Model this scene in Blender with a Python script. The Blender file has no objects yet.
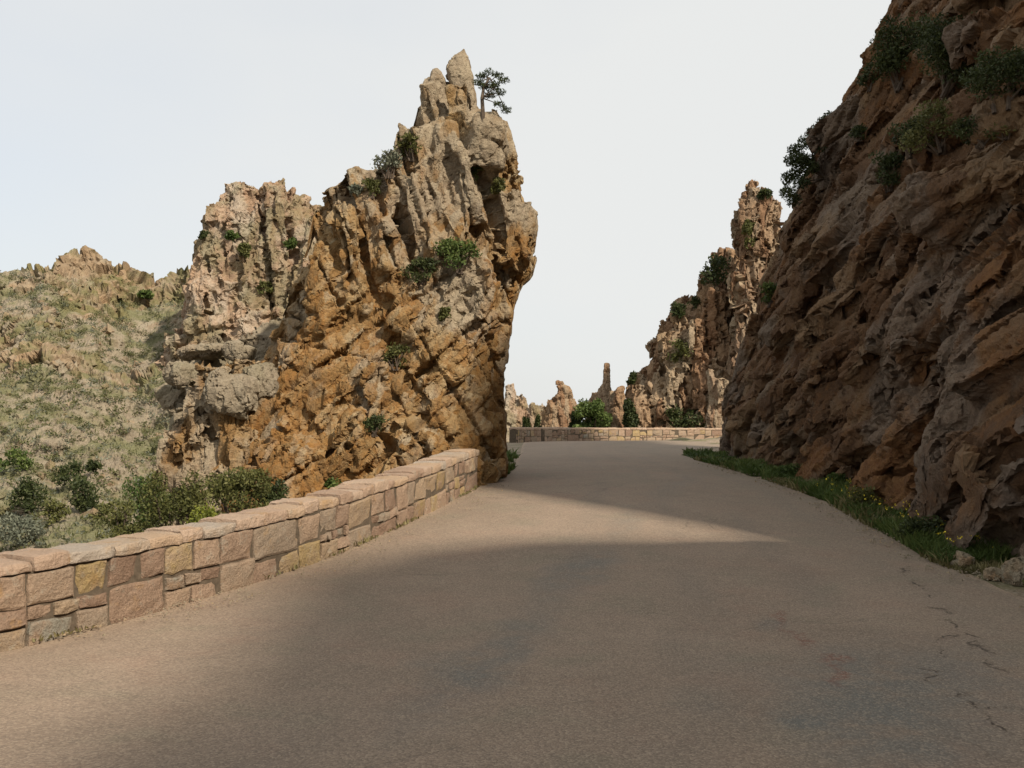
import bpy, math
import numpy as np
rng = np.random.default_rng(7)
C = bpy.context.scene.collection
F, CX, HY, EYE = 1000.0, 512.0, 430.0, 1.7      # focal length in pixels, image centre, horizon row, eye height
AZ, EL = math.radians(42), math.radians(38)      # sun: to the right of straight behind, and its height
SH = (math.sin(AZ), -math.cos(AZ))               # horizontal direction to the sun
LH = (math.cos(AZ), math.sin(AZ))

# ------------------------------------------------------------------ helpers
def at(px, py, d):
    px, py, d = np.broadcast_arrays(np.asarray(px, float), np.asarray(py, float), np.asarray(d, float))
    return np.stack([(px-CX)*d/F, d, EYE+(HY-py)*d/F], -1)

_hk = np.array([-60, -10, 0, 6, 8, 9, 11.3, 13.7, 17.4, 21, 25, 30, 38, 50, 60, 80, 120], float)
_hv = np.array([-.8, -.15, 0, 0, .02, .06, .19, .38, .66, .80, .92, 1.0, 1.06, 1.10, 1.08, .9, .6], float)
_hy = np.linspace(-60, 120, 1801)
_hz = np.interp(_hy, _hk, _hv)
_k = np.hanning(27); _k /= _k.sum()
_hz = np.convolve(np.pad(_hz, 13, mode='edge'), _k, mode='valid')
def hroad(y): return np.interp(y, _hy, _hz)
def onroad(px, py):
    """plan point of the road surface seen at a pixel"""
    d = np.linspace(3, 75, 4000)
    yy = HY + F*(EYE-hroad(d))/d
    i = np.argmax(yy <= py)
    return ((px-CX)*d[i]/F, d[i])

def smooth(e0, e1, x):
    t = np.clip((x-e0)/(e1-e0), 0, 1); return t*t*(3-2*t)

def hsh(ix, iy, iz, seed):
    with np.errstate(over='ignore'):
        h = (ix.astype(np.int64)*374761393 + iy.astype(np.int64)*668265263 + iz.astype(np.int64)*2147483647 + seed*974634777).astype(np.uint64).astype(np.uint32)
        h ^= h >> np.uint32(13); h *= np.uint32(1274126177); h ^= h >> np.uint32(16)
        h *= np.uint32(2246822519); h ^= h >> np.uint32(15); h *= np.uint32(3266489917); h ^= h >> np.uint32(16)
    return h
def rnd(h, k):
    with np.errstate(over='ignore'):
        g = h*np.uint32(747796405) + np.uint32((k*2891336453+12345) & 0xffffffff)
        g ^= g >> np.uint32(15); g *= np.uint32(2246822519); g ^= g >> np.uint32(13); g *= np.uint32(3266489917); g ^= g >> np.uint32(16)
    return g.astype(np.float32)/np.float32(4294967295)

def vnoise(P, seed=0):
    P = np.asarray(P, np.float64); i = np.floor(P).astype(np.int64); f = P-i
    f = f*f*f*(f*(f*6-15)+10); out = 0
    for dx in (0, 1):
        wx = f[:, 0] if dx else 1-f[:, 0]
        for dy in (0, 1):
            wy = f[:, 1] if dy else 1-f[:, 1]
            for dz in (0, 1):
                wz = f[:, 2] if dz else 1-f[:, 2]
                out = out + wx*wy*wz*rnd(hsh(i[:, 0]+dx, i[:, 1]+dy, i[:, 2]+dz, seed), 1)
    return out*2-1
def fbm(P, octv=4, seed=0, gain=.5):
    a, s, o, P = 1.0, 0.0, 0, np.asarray(P, float)
    for k in range(octv):
        o = o + a*vnoise(P*(2.03**k)+k*17.3, seed+k); s += a; a *= gain
    return o/s*1.5

def vor(Q, seed, box=True):
    """3-D Voronoi: nearest and second distance, id hash of the cell, vector from its centre"""
    Q = np.asarray(Q, np.float32); n = len(Q)
    ci = np.floor(Q).astype(np.int64)
    b1 = np.full(n, 9e9, np.float32); b2 = b1.copy(); bid = np.zeros(n, np.uint32); bv = np.zeros((n, 3), np.float32)
    for dx in (-1, 0, 1):
        for dy in (-1, 0, 1):
            for dz in (-1, 0, 1):
                c = ci+np.array([dx, dy, dz]); h = hsh(c[:, 0], c[:, 1], c[:, 2], seed)
                v = Q - (c.astype(np.float32)+.5+.85*(np.stack([rnd(h, 1), rnd(h, 2), rnd(h, 3)], 1)-.5))
                vv = v*v; dd = (vv*vv*vv).sum(1) if box else vv.sum(1); m = dd < b1
                b2 = np.where(m, b1, np.minimum(b2, dd)); b1 = np.where(m, dd, b1)
                bid = np.where(m, h, bid); bv[m] = v[m]
    k = 1/6 if box else .5
    return b1**k, b2**k, bid, bv

def frame(long):
    w = np.array(long, float); w /= np.linalg.norm(w)
    u = np.cross(w, [0, 1, 0.13]); u /= np.linalg.norm(u); v = np.cross(w, u)
    return np.stack([u, v, w])                       # rows

def layer(P, size, long=(0, 0, 1), amp=.3, tilt=.3, rnd_=.1, w=.25, crack=0, cw=.05, warp=.2, wl=1.0, seed=1, box=True):
    """blocky fracture displacement: every block gets its own offset and its own facet"""
    W = np.stack([fbm(P/wl+13.1*k, 3, seed+40+k) for k in range(3)], 1)*warp
    Q = ((P+W) @ frame(long).T)/np.array(size, float)
    f1, f2, h, v = vor(Q, seed, box)
    t = np.stack([rnd(h, 5), rnd(h, 6), rnd(h, 7)], 1)*2-1
    e = f2-f1
    d = amp*(rnd(h, 4)*2-1) + tilt*(t*v).sum(1) - rnd_*(1-smooth(0, w, e)) - crack*(1-smooth(0, cw, e))
    return d.astype(float), rnd(h, 8), e

def grid_faces(nu, nv, wrap):
    u = np.arange(nu if wrap else nu-1); v = np.arange(nv-1)
    a, b = np.meshgrid(u, v, indexing='ij'); a = a.ravel(); b = b.ravel(); a2 = (a+1) % nu
    return np.stack([a*nv+b, a2*nv+b, a2*nv+b+1, a*nv+b+1], 1)

def mesh(name, V, Fs, mat, parent=None, attrs=None, smoothf=False):
    """V (n,3); Fs (m,3|4) int array. One mesh object."""
    V = np.asarray(V, np.float32); Fs = np.asarray(Fs, np.int32); k = Fs.shape[1]
    me = bpy.data.meshes.new(name); me.vertices.add(len(V)); me.vertices.foreach_set('co', V.ravel())
    me.loops.add(Fs.size); me.loops.foreach_set('vertex_index', Fs.ravel())
    me.polygons.add(len(Fs)); me.polygons.foreach_set('loop_start', np.arange(0, Fs.size, k, dtype=np.int32))
    me.polygons.foreach_set('loop_total', np.full(len(Fs), k, np.int32))
    me.polygons.foreach_set('use_smooth', np.full(len(Fs), smoothf, bool))
    me.update(calc_edges=True)
    for an, val in (attrs or {}).items():
        a = me.attributes.new(an, 'FLOAT', 'POINT'); a.data.foreach_set('value', np.asarray(val, np.float32))
    if mat: me.materials.append(mat)
    o = bpy.data.objects.new(name, me); C.objects.link(o); o.parent = parent
    return o
def tag(o, label=None, cat=None, group=None, kind=None):
    for k, v in (('label', label), ('category', cat), ('group', group), ('kind', kind)):
        if v: o[k] = v
    return o
def empty(name, loc, label, cat, group=None):
    o = bpy.data.objects.new(name, None); C.objects.link(o); o.location = loc; o.empty_display_size = .1
    return tag(o, label, cat, group)
def child(o, parent):
    """parent without moving: the mesh is in world coordinates, the thing stands at its base"""
    o.parent = parent; o.location = [-c for c in parent.location]; return o

# ------------------------------------------------------------------ node helper
class NT:
    def __init__(s, name):
        s.m = bpy.data.materials.new(name); s.m.use_nodes = True; s.t = s.m.node_tree; s.t.nodes.clear()
        s.out = s.t.nodes.new('ShaderNodeOutputMaterial')
    def n(s, typ, props=None, **inp):
        nd = s.t.nodes.new('ShaderNode'+typ)
        for k, v in (props or {}).items(): setattr(nd, k, v)
        for k, v in inp.items():
            key = int(k[1:]) if k[0] == '_' and k[1:].isdigit() else k.replace('_', ' ')
            s.set(nd.inputs[key], v)
        return nd
    def set(s, sock, v):
        if hasattr(v, 'is_linked') or isinstance(v, bpy.types.NodeSocket): s.t.links.new(v, sock)
        else:
            if sock.type == 'RGBA' and len(v) == 3: v = (*v, 1)
            sock.default_value = v
    def math(s, op, a, b=0.0, c=0.0, clamp=False):
        nd = s.n('Math', {'operation': op, 'use_clamp': clamp}, _0=a, _1=b, _2=c); return nd.outputs[0]
    def mix(s, f, a, b, mode='MIX'):
        nd = s.n('Mix', {'data_type': 'RGBA', 'blend_type': mode}); s.set(nd.inputs[0], f); s.set(nd.inputs[6], a); s.set(nd.inputs[7], b)
        return nd.outputs[2]
    def noise(s, vec, scale, detail=5, rough=.55, dist=0):
        return s.n('TexNoise', None, Vector=vec, Scale=scale, Detail=detail, Roughness=rough, Distortion=dist).outputs['Fac']
    def ramp(s, f, stops, interp='LINEAR'):
        nd = s.n('ValToRGB'); cr = nd.color_ramp; cr.interpolation = interp; s.t.links.new(f, nd.inputs[0])
        while len(cr.elements) < len(stops): cr.elements.new(.5)
        for e, (p, c) in zip(cr.elements, stops): e.position = p; e.color = (*c, 1) if len(c) == 3 else c
        return nd.outputs[0]
    def sm(s, f, a, b):
        nd = s.n('MapRange', {'interpolation_type': 'SMOOTHSTEP'}, Value=f, _1=a, _2=b); return nd.outputs[0]
    def attr(s, name): return s.n('Attribute', {'attribute_name': name}).outputs['Fac']
    def mapv(s, vec, scale=(1, 1, 1), rot=(0, 0, 0), loc=(0, 0, 0)):
        return s.n('Mapping', None, Vector=vec, Scale=scale, Rotation=rot, Location=loc).outputs[0]
    def finish(s, col, rough=.9, bump=None, bstr=.5, bdist=.02, spec=.25, transl=None):
        p = s.n('BsdfPrincipled', None, Base_Color=col, Roughness=rough); p.inputs['Specular IOR Level'].default_value = spec
        if bump is not None:
            b = s.n('Bump', None, Height=bump, Strength=bstr, Distance=bdist); s.t.links.new(b.outputs[0], p.inputs['Normal'])
        sh = p.outputs[0]
        if transl:
            tr = s.n('BsdfTranslucent', None, Color=col); mx = s.n('MixShader', None, Fac=transl, _1=sh, _2=tr.outputs[0]); sh = mx.outputs[0]
        s.t.links.new(sh, s.out.inputs[0]); return s.m

def rock_mat(name, pal, rust, rustamt, grey, greyamt, scale=1.0, streak=(1, 1, .35), dark=(.10, .08, .06), darkamt=.35, moss=None, mossamt=0):
    """pal: three base colours; 'blk' is a per-block random, 'gold' how iron-stained this part of the rock is, 'gre' how bare and grey"""
    t = NT(name); g = t.n('NewGeometry').outputs['Position']
    v = t.mapv(g, scale=tuple(scale*k for k in streak))
    n1 = t.noise(v, .55, 8, .62, .6); n2 = t.noise(v, 2.1, 7, .65, .4); n3 = t.noise(g, 9*scale, 6, .7); n4 = t.noise(g, 38*scale, 4, .7)
    blk = t.attr('blk'); blk2 = t.attr('blk2')
    f = t.math('ADD', t.math('MULTIPLY', n1, .55), t.math('ADD', t.math('MULTIPLY', blk, .3), t.math('MULTIPLY', n2, .25)))
    col = t.ramp(f, [(.25, pal[0]), (.52, pal[1]), (.8, pal[2])])
    gold = t.attr('gold'); gre = t.attr('gre')
    rf = t.math('MULTIPLY', t.sm(t.math('ADD', t.math('MULTIPLY', n2, .6), t.math('ADD', t.math('MULTIPLY', blk2, .3), t.math('MULTIPLY', gold, .45))), .55, .95), rustamt)
    col = t.mix(rf, col, t.ramp(n3, [(.3, rust[0]), (.7, rust[1])]))
    gf = t.math('MULTIPLY', t.sm(t.math('ADD', t.noise(v, 1.3, 6, .6), t.math('ADD', t.math('MULTIPLY', blk, .22), t.math('MULTIPLY', gre, .5))), .6, .9), greyamt)
    col = t.mix(gf, col, t.ramp(n3, [(.3, grey[0]), (.7, grey[1])]))
    df = t.math('MULTIPLY', t.sm(t.noise(t.mapv(g, scale=tuple(scale*k for k in streak), loc=(5, 3, 9)), 3.3, 8, .7, .5), .55, .75), darkamt)
    col = t.mix(df, col, dark)
    if moss: col = t.mix(t.math('MULTIPLY', t.sm(t.noise(t.mapv(g, loc=(3, 8, 1)), .8*scale, 8, .68), .44, .60), mossamt), col, moss)
    col = t.mix(t.sm(n4, .25, .75), t.mix(.38, col, (0.02, .015, .01)), col)
    bmp = t.math('ADD', n3, t.math('MULTIPLY', n4, .45))
    return t.finish(col, .93, bmp, .8, .05/scale, .15)

def leaf_mat(name, a, b, c, transl=.25):
    t = NT(name); r = t.attr('rnd')
    return t.finish(t.ramp(r, [(0, a), (.55, b), (1, c)]), .6, spec=.25, transl=transl)
def plain_mat(name, a, b, sc=6):
    t = NT(name); g = t.n('NewGeometry').outputs['Position']; n = t.noise(g, sc, 6, .65)
    return t.finish(t.ramp(n, [(.3, a), (.7, b)]), .9, n, .5, .02)

M = {}
M['pinnacle'] = rock_mat('golden_granite', [(.145, .078, .032), (.29, .182, .078), (.44, .33, .185)], [(.20, .076, .02), (.35, .172, .040)], .65,
                         [(.26, .22, .17), (.42, .365, .27)], .7, 1.0, (1, 1, .45), dark=(.075, .045, .024), darkamt=.75)
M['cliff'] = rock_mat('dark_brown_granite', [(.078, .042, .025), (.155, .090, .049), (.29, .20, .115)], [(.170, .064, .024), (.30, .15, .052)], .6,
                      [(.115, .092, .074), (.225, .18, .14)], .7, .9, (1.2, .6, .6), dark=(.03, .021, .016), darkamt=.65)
M['far_cliff'] = rock_mat('columned_granite', [(.17, .088, .052), (.30, .185, .105), (.43, .32, .20)], [(.24, .11, .05), (.36, .20, .09)], .6,
                          [(.28, .24, .18), (.42, .35, .25)], .5, .35, (1, 1, .15), dark=(.06, .045, .03), darkamt=.7)
M['crag'] = rock_mat('pink_granite', [(.25, .155, .10), (.39, .265, .175), (.49, .37, .26)], [(.36, .19, .10), (.46, .28, .15)], .5,
                     [(.34, .30, .24), (.46, .41, .33)], .6, .25, (1, 1, .6), darkamt=.35, moss=(.13, .135, .055), mossamt=.5)
M['hill'] = rock_mat('scrubby_mountainside', [(.21, .145, .09), (.30, .22, .14), (.38, .30, .20)], [(.32, .19, .10), (.40, .25, .13)], .4,
                     [(.24, .22, .17), (.34, .31, .24)], .5, .22, (1, 1, .8), darkamt=.5, moss=(.105, .125, .034), mossamt=.62)
M['outcrop'] = rock_mat('weathered_granite', [(.26, .16, .09), (.38, .27, .17), (.46, .37, .25)], [(.30, .14, .05), (.42, .24, .09)], .4,
                        [(.20, .18, .135), (.31, .275, .205)], .7, 1.0, (1, 1, .8), darkamt=.55, moss=(.16, .15, .08), mossamt=.3)
M['leaf_dark'] = leaf_mat('dark_evergreen_leaf', (.022, .031, .010), (.044, .057, .017), (.085, .10, .033))
M['leaf_olive'] = leaf_mat('olive_leaf', (.052, .058, .017), (.10, .104, .030), (.18, .17, .058))
M['leaf_green'] = leaf_mat('fresh_green_leaf', (.035, .06, .014), (.075, .11, .026), (.15, .18, .05))
M['leaf_grey'] = leaf_mat('grey_green_leaf', (.09, .10, .07), (.16, .17, .12), (.24, .245, .18))
M['leaf_scrub'] = leaf_mat('dull_scrub_leaf', (.045, .052, .020), (.085, .092, .034), (.15, .145, .065))
M['leaf_yellow'] = leaf_mat('yellow_green_leaf', (.10, .12, .02), (.18, .20, .03), (.33, .32, .05))
M['grass'] = leaf_mat('verge_grass_blade', (.036, .058, .014), (.075, .112, .026), (.15, .17, .05))
M['dry_grass'] = leaf_mat('dry_grass_blade', (.10, .09, .035), (.17, .145, .06), (.25, .21, .10))
M['bark'] = plain_mat('grey_brown_bark', (.05, .036, .026), (.12, .09, .065), 14)
M['petal'] = plain_mat('yellow_petal', (.60, .45, .03), (.75, .60, .05))

# road: worn pinkish chip-seal asphalt with stains, an old red mark and cracks along the right edge
def emask(t, pos, c, ax, ang, soft=.5):
    """soft-edged elongated patch on the road, metres"""
    ca, sa = math.cos(ang), math.sin(ang)
    sp = t.n('SeparateXYZ', None, Vector=pos); X = t.math('SUBTRACT', sp.outputs[0], c[0]); Y = t.math('SUBTRACT', sp.outputs[1], c[1])
    u = t.math('ADD', t.math('MULTIPLY', X, ca/ax[0]), t.math('MULTIPLY', Y, sa/ax[0]))
    v = t.math('ADD', t.math('MULTIPLY', X, -sa/ax[1]), t.math('MULTIPLY', Y, ca/ax[1]))
    r = t.math('SQRT', t.math('ADD', t.math('MULTIPLY', u, u), t.math('MULTIPLY', v, v)))
    nd = t.n('MapRange', {'interpolation_type': 'SMOOTHSTEP'}, Value=r, _1=1-soft, _2=1.0, _3=1.0, _4=0.0); return nd.outputs[0]
def patch(t, pos, p0, p1, wid, soft=.6):
    a, b = onroad(*p0), onroad(*p1); c = ((a[0]+b[0])/2, (a[1]+b[1])/2); L = math.hypot(b[0]-a[0], b[1]-a[1])/2
    return emask(t, pos, c, (L, wid), math.atan2(b[1]-a[1], b[0]-a[0]), soft)
def road_mat():
    t = NT('worn_pink_asphalt'); g = t.n('NewGeometry').outputs['Position']
    wob = t.n('TexNoise', None, Vector=g, Scale=2.2, Detail=5.0); wv = t.n('VectorMath', {'operation': 'SUBTRACT'}, _0=wob.outputs['Color'], _1=(.5, .5, .5)).outputs[0]
    wv = t.n('VectorMath', {'operation': 'SCALE'}, _0=wv, Scale=.55).outputs[0]; gw = t.n('VectorMath', {'operation': 'ADD'}, _0=g, _1=wv).outputs[0]
    big = t.noise(g, .35, 6, .6, .5); mid = t.noise(g, 2.4, 6, .65); fine = t.noise(g, 60, 3, .7)
    chips = t.n('TexVoronoi', {'feature': 'F1'}, Vector=g, Scale=75.0); cc = t.n('SeparateColor', None, Color=chips.outputs['Color']).outputs[0]
    col = t.ramp(t.math('ADD', t.math('MULTIPLY', big, .6), t.math('MULTIPLY', mid, .4)), [(.3, (.182, .134, .096)), (.5, (.232, .172, .123)), (.7, (.277, .204, .148))])
    tone = t.noise(t.mapv(g, loc=(11, 3, 0)), 1.1, 5, .6); col = t.mix(t.math('MULTIPLY', t.sm(tone, .52, .68), .35), col, (.26, .165, .115)); col = t.mix(t.math('MULTIPLY', t.sm(tone, .48, .32), .35), col, (.175, .155, .105))
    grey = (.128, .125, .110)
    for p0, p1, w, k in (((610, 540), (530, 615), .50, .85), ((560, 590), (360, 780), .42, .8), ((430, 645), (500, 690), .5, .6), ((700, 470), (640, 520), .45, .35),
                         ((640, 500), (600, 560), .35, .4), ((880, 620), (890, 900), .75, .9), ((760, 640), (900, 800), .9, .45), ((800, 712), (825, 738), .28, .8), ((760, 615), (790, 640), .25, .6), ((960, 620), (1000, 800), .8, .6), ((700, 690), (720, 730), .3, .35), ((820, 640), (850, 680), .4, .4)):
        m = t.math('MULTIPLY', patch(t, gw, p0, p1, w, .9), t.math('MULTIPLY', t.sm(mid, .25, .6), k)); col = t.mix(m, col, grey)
    sp = t.n('SeparateXYZ', None, Vector=gw)
    ac = t.math('ADD', t.attr('across'), t.math('MULTIPLY', t.math('SUBTRACT', big, .5), .10))
    for c0 in (.36, .53, .69, .86):                                        # worn by wheels
        band = t.math('SUBTRACT', 1, t.sm(t.math('ABSOLUTE', t.math('SUBTRACT', ac, c0)), .0, .055)); col = t.mix(t.math('MULTIPLY', band, t.math('MULTIPLY', t.sm(t.noise(t.mapv(g, scale=(1, .35, 1), loc=(c0*9, 0, 0)), .9, 5, .6), .35, .65), .32)), col, (.155, .128, .102))
    # dusty gravel towards the edges of the carriageway, where tyres do not run
    dust = t.math('MULTIPLY', t.sm(sp.outputs[0], 3.3, 4.6), t.sm(mid, .35, .6)); col = t.mix(t.math('MULTIPLY', dust, .35), col, (.185, .16, .118))
    eatt = t.attr('edge'); col = t.mix(t.math('MULTIPLY', t.sm(t.math('ADD', eatt, t.math('MULTIPLY', mid, .5)), .85, 1.25), .6), col, (.33, .24, .165))
    # old red mark
    for p0, p1, w in (((768, 608), (790, 632), .08), ((788, 628), (815, 655), .10), ((815, 652), (850, 668), .16), ((834, 658), (848, 694), .12)):
        m = t.math('MULTIPLY', patch(t, gw, p0, p1, w, .8), t.sm(t.noise(g, 16, 4, .7), .40, .56)); col = t.mix(t.math('MULTIPLY', m, .75), col, (.165, .062, .042))
    # cracked and broken strip along the right edge
    for line, w in ((((894, 562), (910, 578), (922, 592), (930, 600)), .05), (((934, 606), (950, 618), (958, 630), (976, 640), (990, 658), (996, 674)), .06), (((925, 668), (945, 692), (966, 702), (988, 718), (1012, 738), (1040, 756)), .06), (((958, 632), (948, 648), (952, 662)), .035), (((988, 718), (1010, 712), (1030, 715)), .035)):
        for p0, p1 in zip(line[:-1], line[1:]):
            core = patch(t, gw, p0, p1, w*.45, .7); halo = t.math('MULTIPLY', patch(t, gw, p0, p1, w*2.4, .95), t.sm(t.noise(g, 9, 5, .75), .46, .60))
            col = t.mix(t.math('MULTIPLY', halo, .55), col, (.11, .075, .05)); col = t.mix(t.math('MULTIPLY', core, t.math('MULTIPLY', t.sm(t.noise(g, 14, 4), .36, .5), .9)), col, (.04, .028, .02))
    cr = t.n('TexVoronoi', {'feature': 'DISTANCE_TO_EDGE'}, Vector=gw, Scale=.55); ck = t.math('MULTIPLY', t.math('SUBTRACT', 1, t.sm(cr.outputs[0], 0, .016)), t.sm(t.noise(t.mapv(g, loc=(4, 4, 0)), .6, 3), .52, .66))
    col = t.mix(t.math('MULTIPLY', ck, .45), col, (.10, .08, .06))
    col = t.mix(t.math('MULTIPLY', t.sm(cc, .55, 1.0), .38), col, (.40, .315, .225)); col = t.mix(t.math('MULTIPLY', t.sm(cc, .45, 0), .45), col, (.11, .085, .065))
    bm = t.math('ADD', t.math('MULTIPLY', chips.outputs['Distance'], -.6), t.math('ADD', t.math('MULTIPLY', fine, .6), t.math('MULTIPLY', ck, -1.2)))
    return t.finish(col, .88, bm, .5, .012, .3)
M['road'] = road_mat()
def ground_mat():
    t = NT('gravelly_earth'); g = t.n('NewGeometry').outputs['Position']; n = t.noise(g, .7, 8, .65); n2 = t.noise(g, 7, 7, .7); ch = t.n('TexVoronoi', None, Vector=g, Scale=28.0)
    cc = t.n('SeparateColor', None, Color=ch.outputs['Color']).outputs[0]
    col = t.ramp(t.math('ADD', t.math('MULTIPLY', n, .5), t.math('MULTIPLY', n2, .5)), [(.3, (.13, .10, .065)), (.5, (.23, .18, .125)), (.7, (.32, .255, .185))])
    col = t.mix(t.math('MULTIPLY', t.sm(cc, .6, 1), .5), col, (.40, .34, .27))
    col = t.mix(t.math('MULTIPLY', t.sm(t.noise(t.mapv(g, loc=(9, 2, 0)), .5, 7, .6), .5, .62), .7), col, (.10, .105, .04))
    return t.finish(col, .95, t.math('ADD', n2, t.math('MULTIPLY', ch.outputs['Distance'], -.6)), .7, .03, .15)
M['ground'] = ground_mat()
def stone_mat(name, cols, dim=1.0, grime=.5):
    t = NT(name); g = t.n('NewGeometry').outputs['Position']; b = t.attr('blk'); b2 = t.attr('blk2')
    n = t.noise(g, 5, 7, .65); n2 = t.noise(g, 40, 5, .7)
    col = t.ramp(t.math('ADD', b, t.math('MULTIPLY', t.math('SUBTRACT', n, .5), .35)), [(p, tuple(dim*k for k in c)) for p, c in cols])
    col = t.mix(t.sm(n2, .3, .75), t.mix(grime, col, (.05, .038, .025)), col)
    col = t.mix(t.math('MULTIPLY', t.sm(t.noise(t.mapv(g, loc=(1, 5, 2)), 9, 6, .7), .54, .7), .45), col, (.33, .31, .25))
    col = t.mix(t.math('MULTIPLY', t.sm(t.noise(t.mapv(g, loc=(7, 1, 2)), 3, 6, .7), .56, .7), t.math('MULTIPLY', b2, .6)), col, (.36, .21, .075))
    return t.finish(col, .92, t.math('ADD', n, t.math('MULTIPLY', n2, .7)), 1.0, .035, .15)
M['stone'] = stone_mat('wall_granite', [(0, (.26, .17, .118)), (.2, (.34, .235, .165)), (.42, (.39, .275, .19)), (.58, (.31, .24, .175)), (.75, (.40, .29, .19)), (.86, (.38, .275, .13)), (.93, (.34, .235, .16)), (1, (.30, .275, .22))], 1.0, .36)
M['coping'] = stone_mat('coping_granite', [(0, (.32, .22, .155)), (.3, (.40, .285, .205)), (.6, (.43, .315, .23)), (.85, (.40, .28, .18)), (1, (.37, .31, .25))], 1.12, .22)
M['mortar'] = plain_mat('crumbly_joint', (.06, .045, .03), (.125, .095, .066), 18)

# ------------------------------------------------------------------ rock builders
def normals(P, flip=False):
    du = np.gradient(P, axis=0); dv = np.gradient(P, axis=1); n = np.cross(du, dv)
    n /= np.linalg.norm(n, axis=2, keepdims=True)+1e-9
    return -n if flip else n

def rockify(P, N, layers, blk_layers=(0, 1), zscale=None):
    """displace points P along N by the sum of fracture layers"""
    shp = P.shape[:-1]; p = P.reshape(-1, 3); n = N.reshape(-1, 3); D = np.zeros(len(p)); R = []
    for L in layers:
        L = dict(L); mask = L.pop('mask', None)
        d, r, e = layer(p, **L)
        if mask is not None: d = d*mask.reshape(-1)
        D += d; R.append(r)
    if zscale is not None: D *= zscale.reshape(-1)
    return (p+n*D[:, None]), R


def tris(Fq): return np.concatenate([Fq[:, [0, 1, 2]], Fq[:, [0, 2, 3]]])
def closed(P, wrap_v_first_top=True):
    """grid (nu, nv, 3), wrapped in u, closed with a fan at both ends"""
    nu, nv = P.shape[:2]; V = P.reshape(-1, 3); T = tris(grid_faces(nu, nv, True)); n = len(V)
    V = np.concatenate([V, P[:, 0].mean(0)[None], P[:, -1].mean(0)[None]]); u = np.arange(nu); u2 = (u+1) % nu
    return V, np.concatenate([T, np.stack([u*nv, np.full(nu, n), u2*nv], 1), np.stack([u*nv+nv-1, u2*nv+nv-1, np.full(nu, n+1)], 1)])

def spire_shell(rows, d, depth, L1=(), res=.08, expo=2.6, yoff=None, lean=1.0):
    """free-standing rock: outline rows (image row, left, right) measured at distance d give its real width at each height;
    depth = half-thickness in metres per row"""
    rows = np.array(rows, float); yy = rows[:, 0]; depth = np.broadcast_to(np.asarray(depth, float), yy.shape)
    nv = max(24, int((yy[-1]-yy[0])*d/F/res)); y = np.linspace(yy[0], yy[-1], nv)
    L = np.interp(y, yy, rows[:, 1]); R = np.interp(y, yy, rows[:, 2]); hd = np.interp(y, yy, depth)
    c = ((L+R)/2-CX)*d/F; hw = (R-L)/2*d/F; Z = EYE+(HY-y)*d/F
    nu = int(max(40, 4*(hw.max()+hd.max())/res)); th = np.linspace(0, 2*math.pi, nu, endpoint=False)
    ct, st = np.cos(th), np.sin(th); cx = np.sign(ct)*abs(ct)**(2/expo); sy = np.sign(st)*abs(st)**(2/expo)
    yc = d+(np.interp(y, yy, yoff) if yoff is not None else 0*y)
    P = np.stack([c[None]+hw[None]*cx[:, None], yc[None]+hd[None]*sy[:, None], np.broadcast_to(Z[None], (nu, nv))], -1)
    cen = np.stack([c, yc, Z], -1)[None]
    N = np.stack([np.broadcast_to((ct/np.maximum(hw.max(), .01))[:, None], (nu, nv)), np.broadcast_to((st/np.maximum(hd.max(), .01))[:, None], (nu, nv)), np.zeros((nu, nv))], -1)
    N /= np.linalg.norm(N, axis=-1, keepdims=True)+1e-9
    if len(L1):
        zs = np.broadcast_to(np.clip(np.minimum(hw, hd)[None]/(L1[0]['size'][0]*.8), .12, 1), (nu, nv))
        P = rockify(P, N, L1, zscale=np.ascontiguousarray(zs))[0].reshape(nu, nv, 3)
    return closed(P)

def blob_shell(c, r, L1=(), n=40, rot=0.0, expo=2.8, tilt=0.0):
    nu, nv = n*2, n
    th = np.linspace(0, 2*math.pi, nu, endpoint=False); ph = np.linspace(-math.pi/2*.97, math.pi/2*.97, nv)
    sp = lambda v: np.sign(v)*abs(v)**(2/expo)
    X = sp(np.cos(ph))[None]*sp(np.cos(th))[:, None]; Y = sp(np.cos(ph))[None]*sp(np.sin(th))[:, None]; Z = np.broadcast_to(sp(np.sin(ph))[None], X.shape)
    P = np.stack([X*r[0], Y*r[1], Z*r[2]], -1); N = P/np.array(r)**2; N /= np.linalg.norm(N, axis=-1, keepdims=True)
    ca, sa, ct, st = math.cos(rot), math.sin(rot), math.cos(tilt), math.sin(tilt)
    R = np.array([[ct, 0, st], [0, 1, 0], [-st, 0, ct]]) @ np.array([[ca, -sa, 0], [sa, ca, 0], [0, 0, 1]])
    P = P @ R.T+np.array(c); N = N @ R.T
    if len(L1): P = rockify(P, N, L1)[0].reshape(nu, nv, 3)
    return closed(P)

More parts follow.
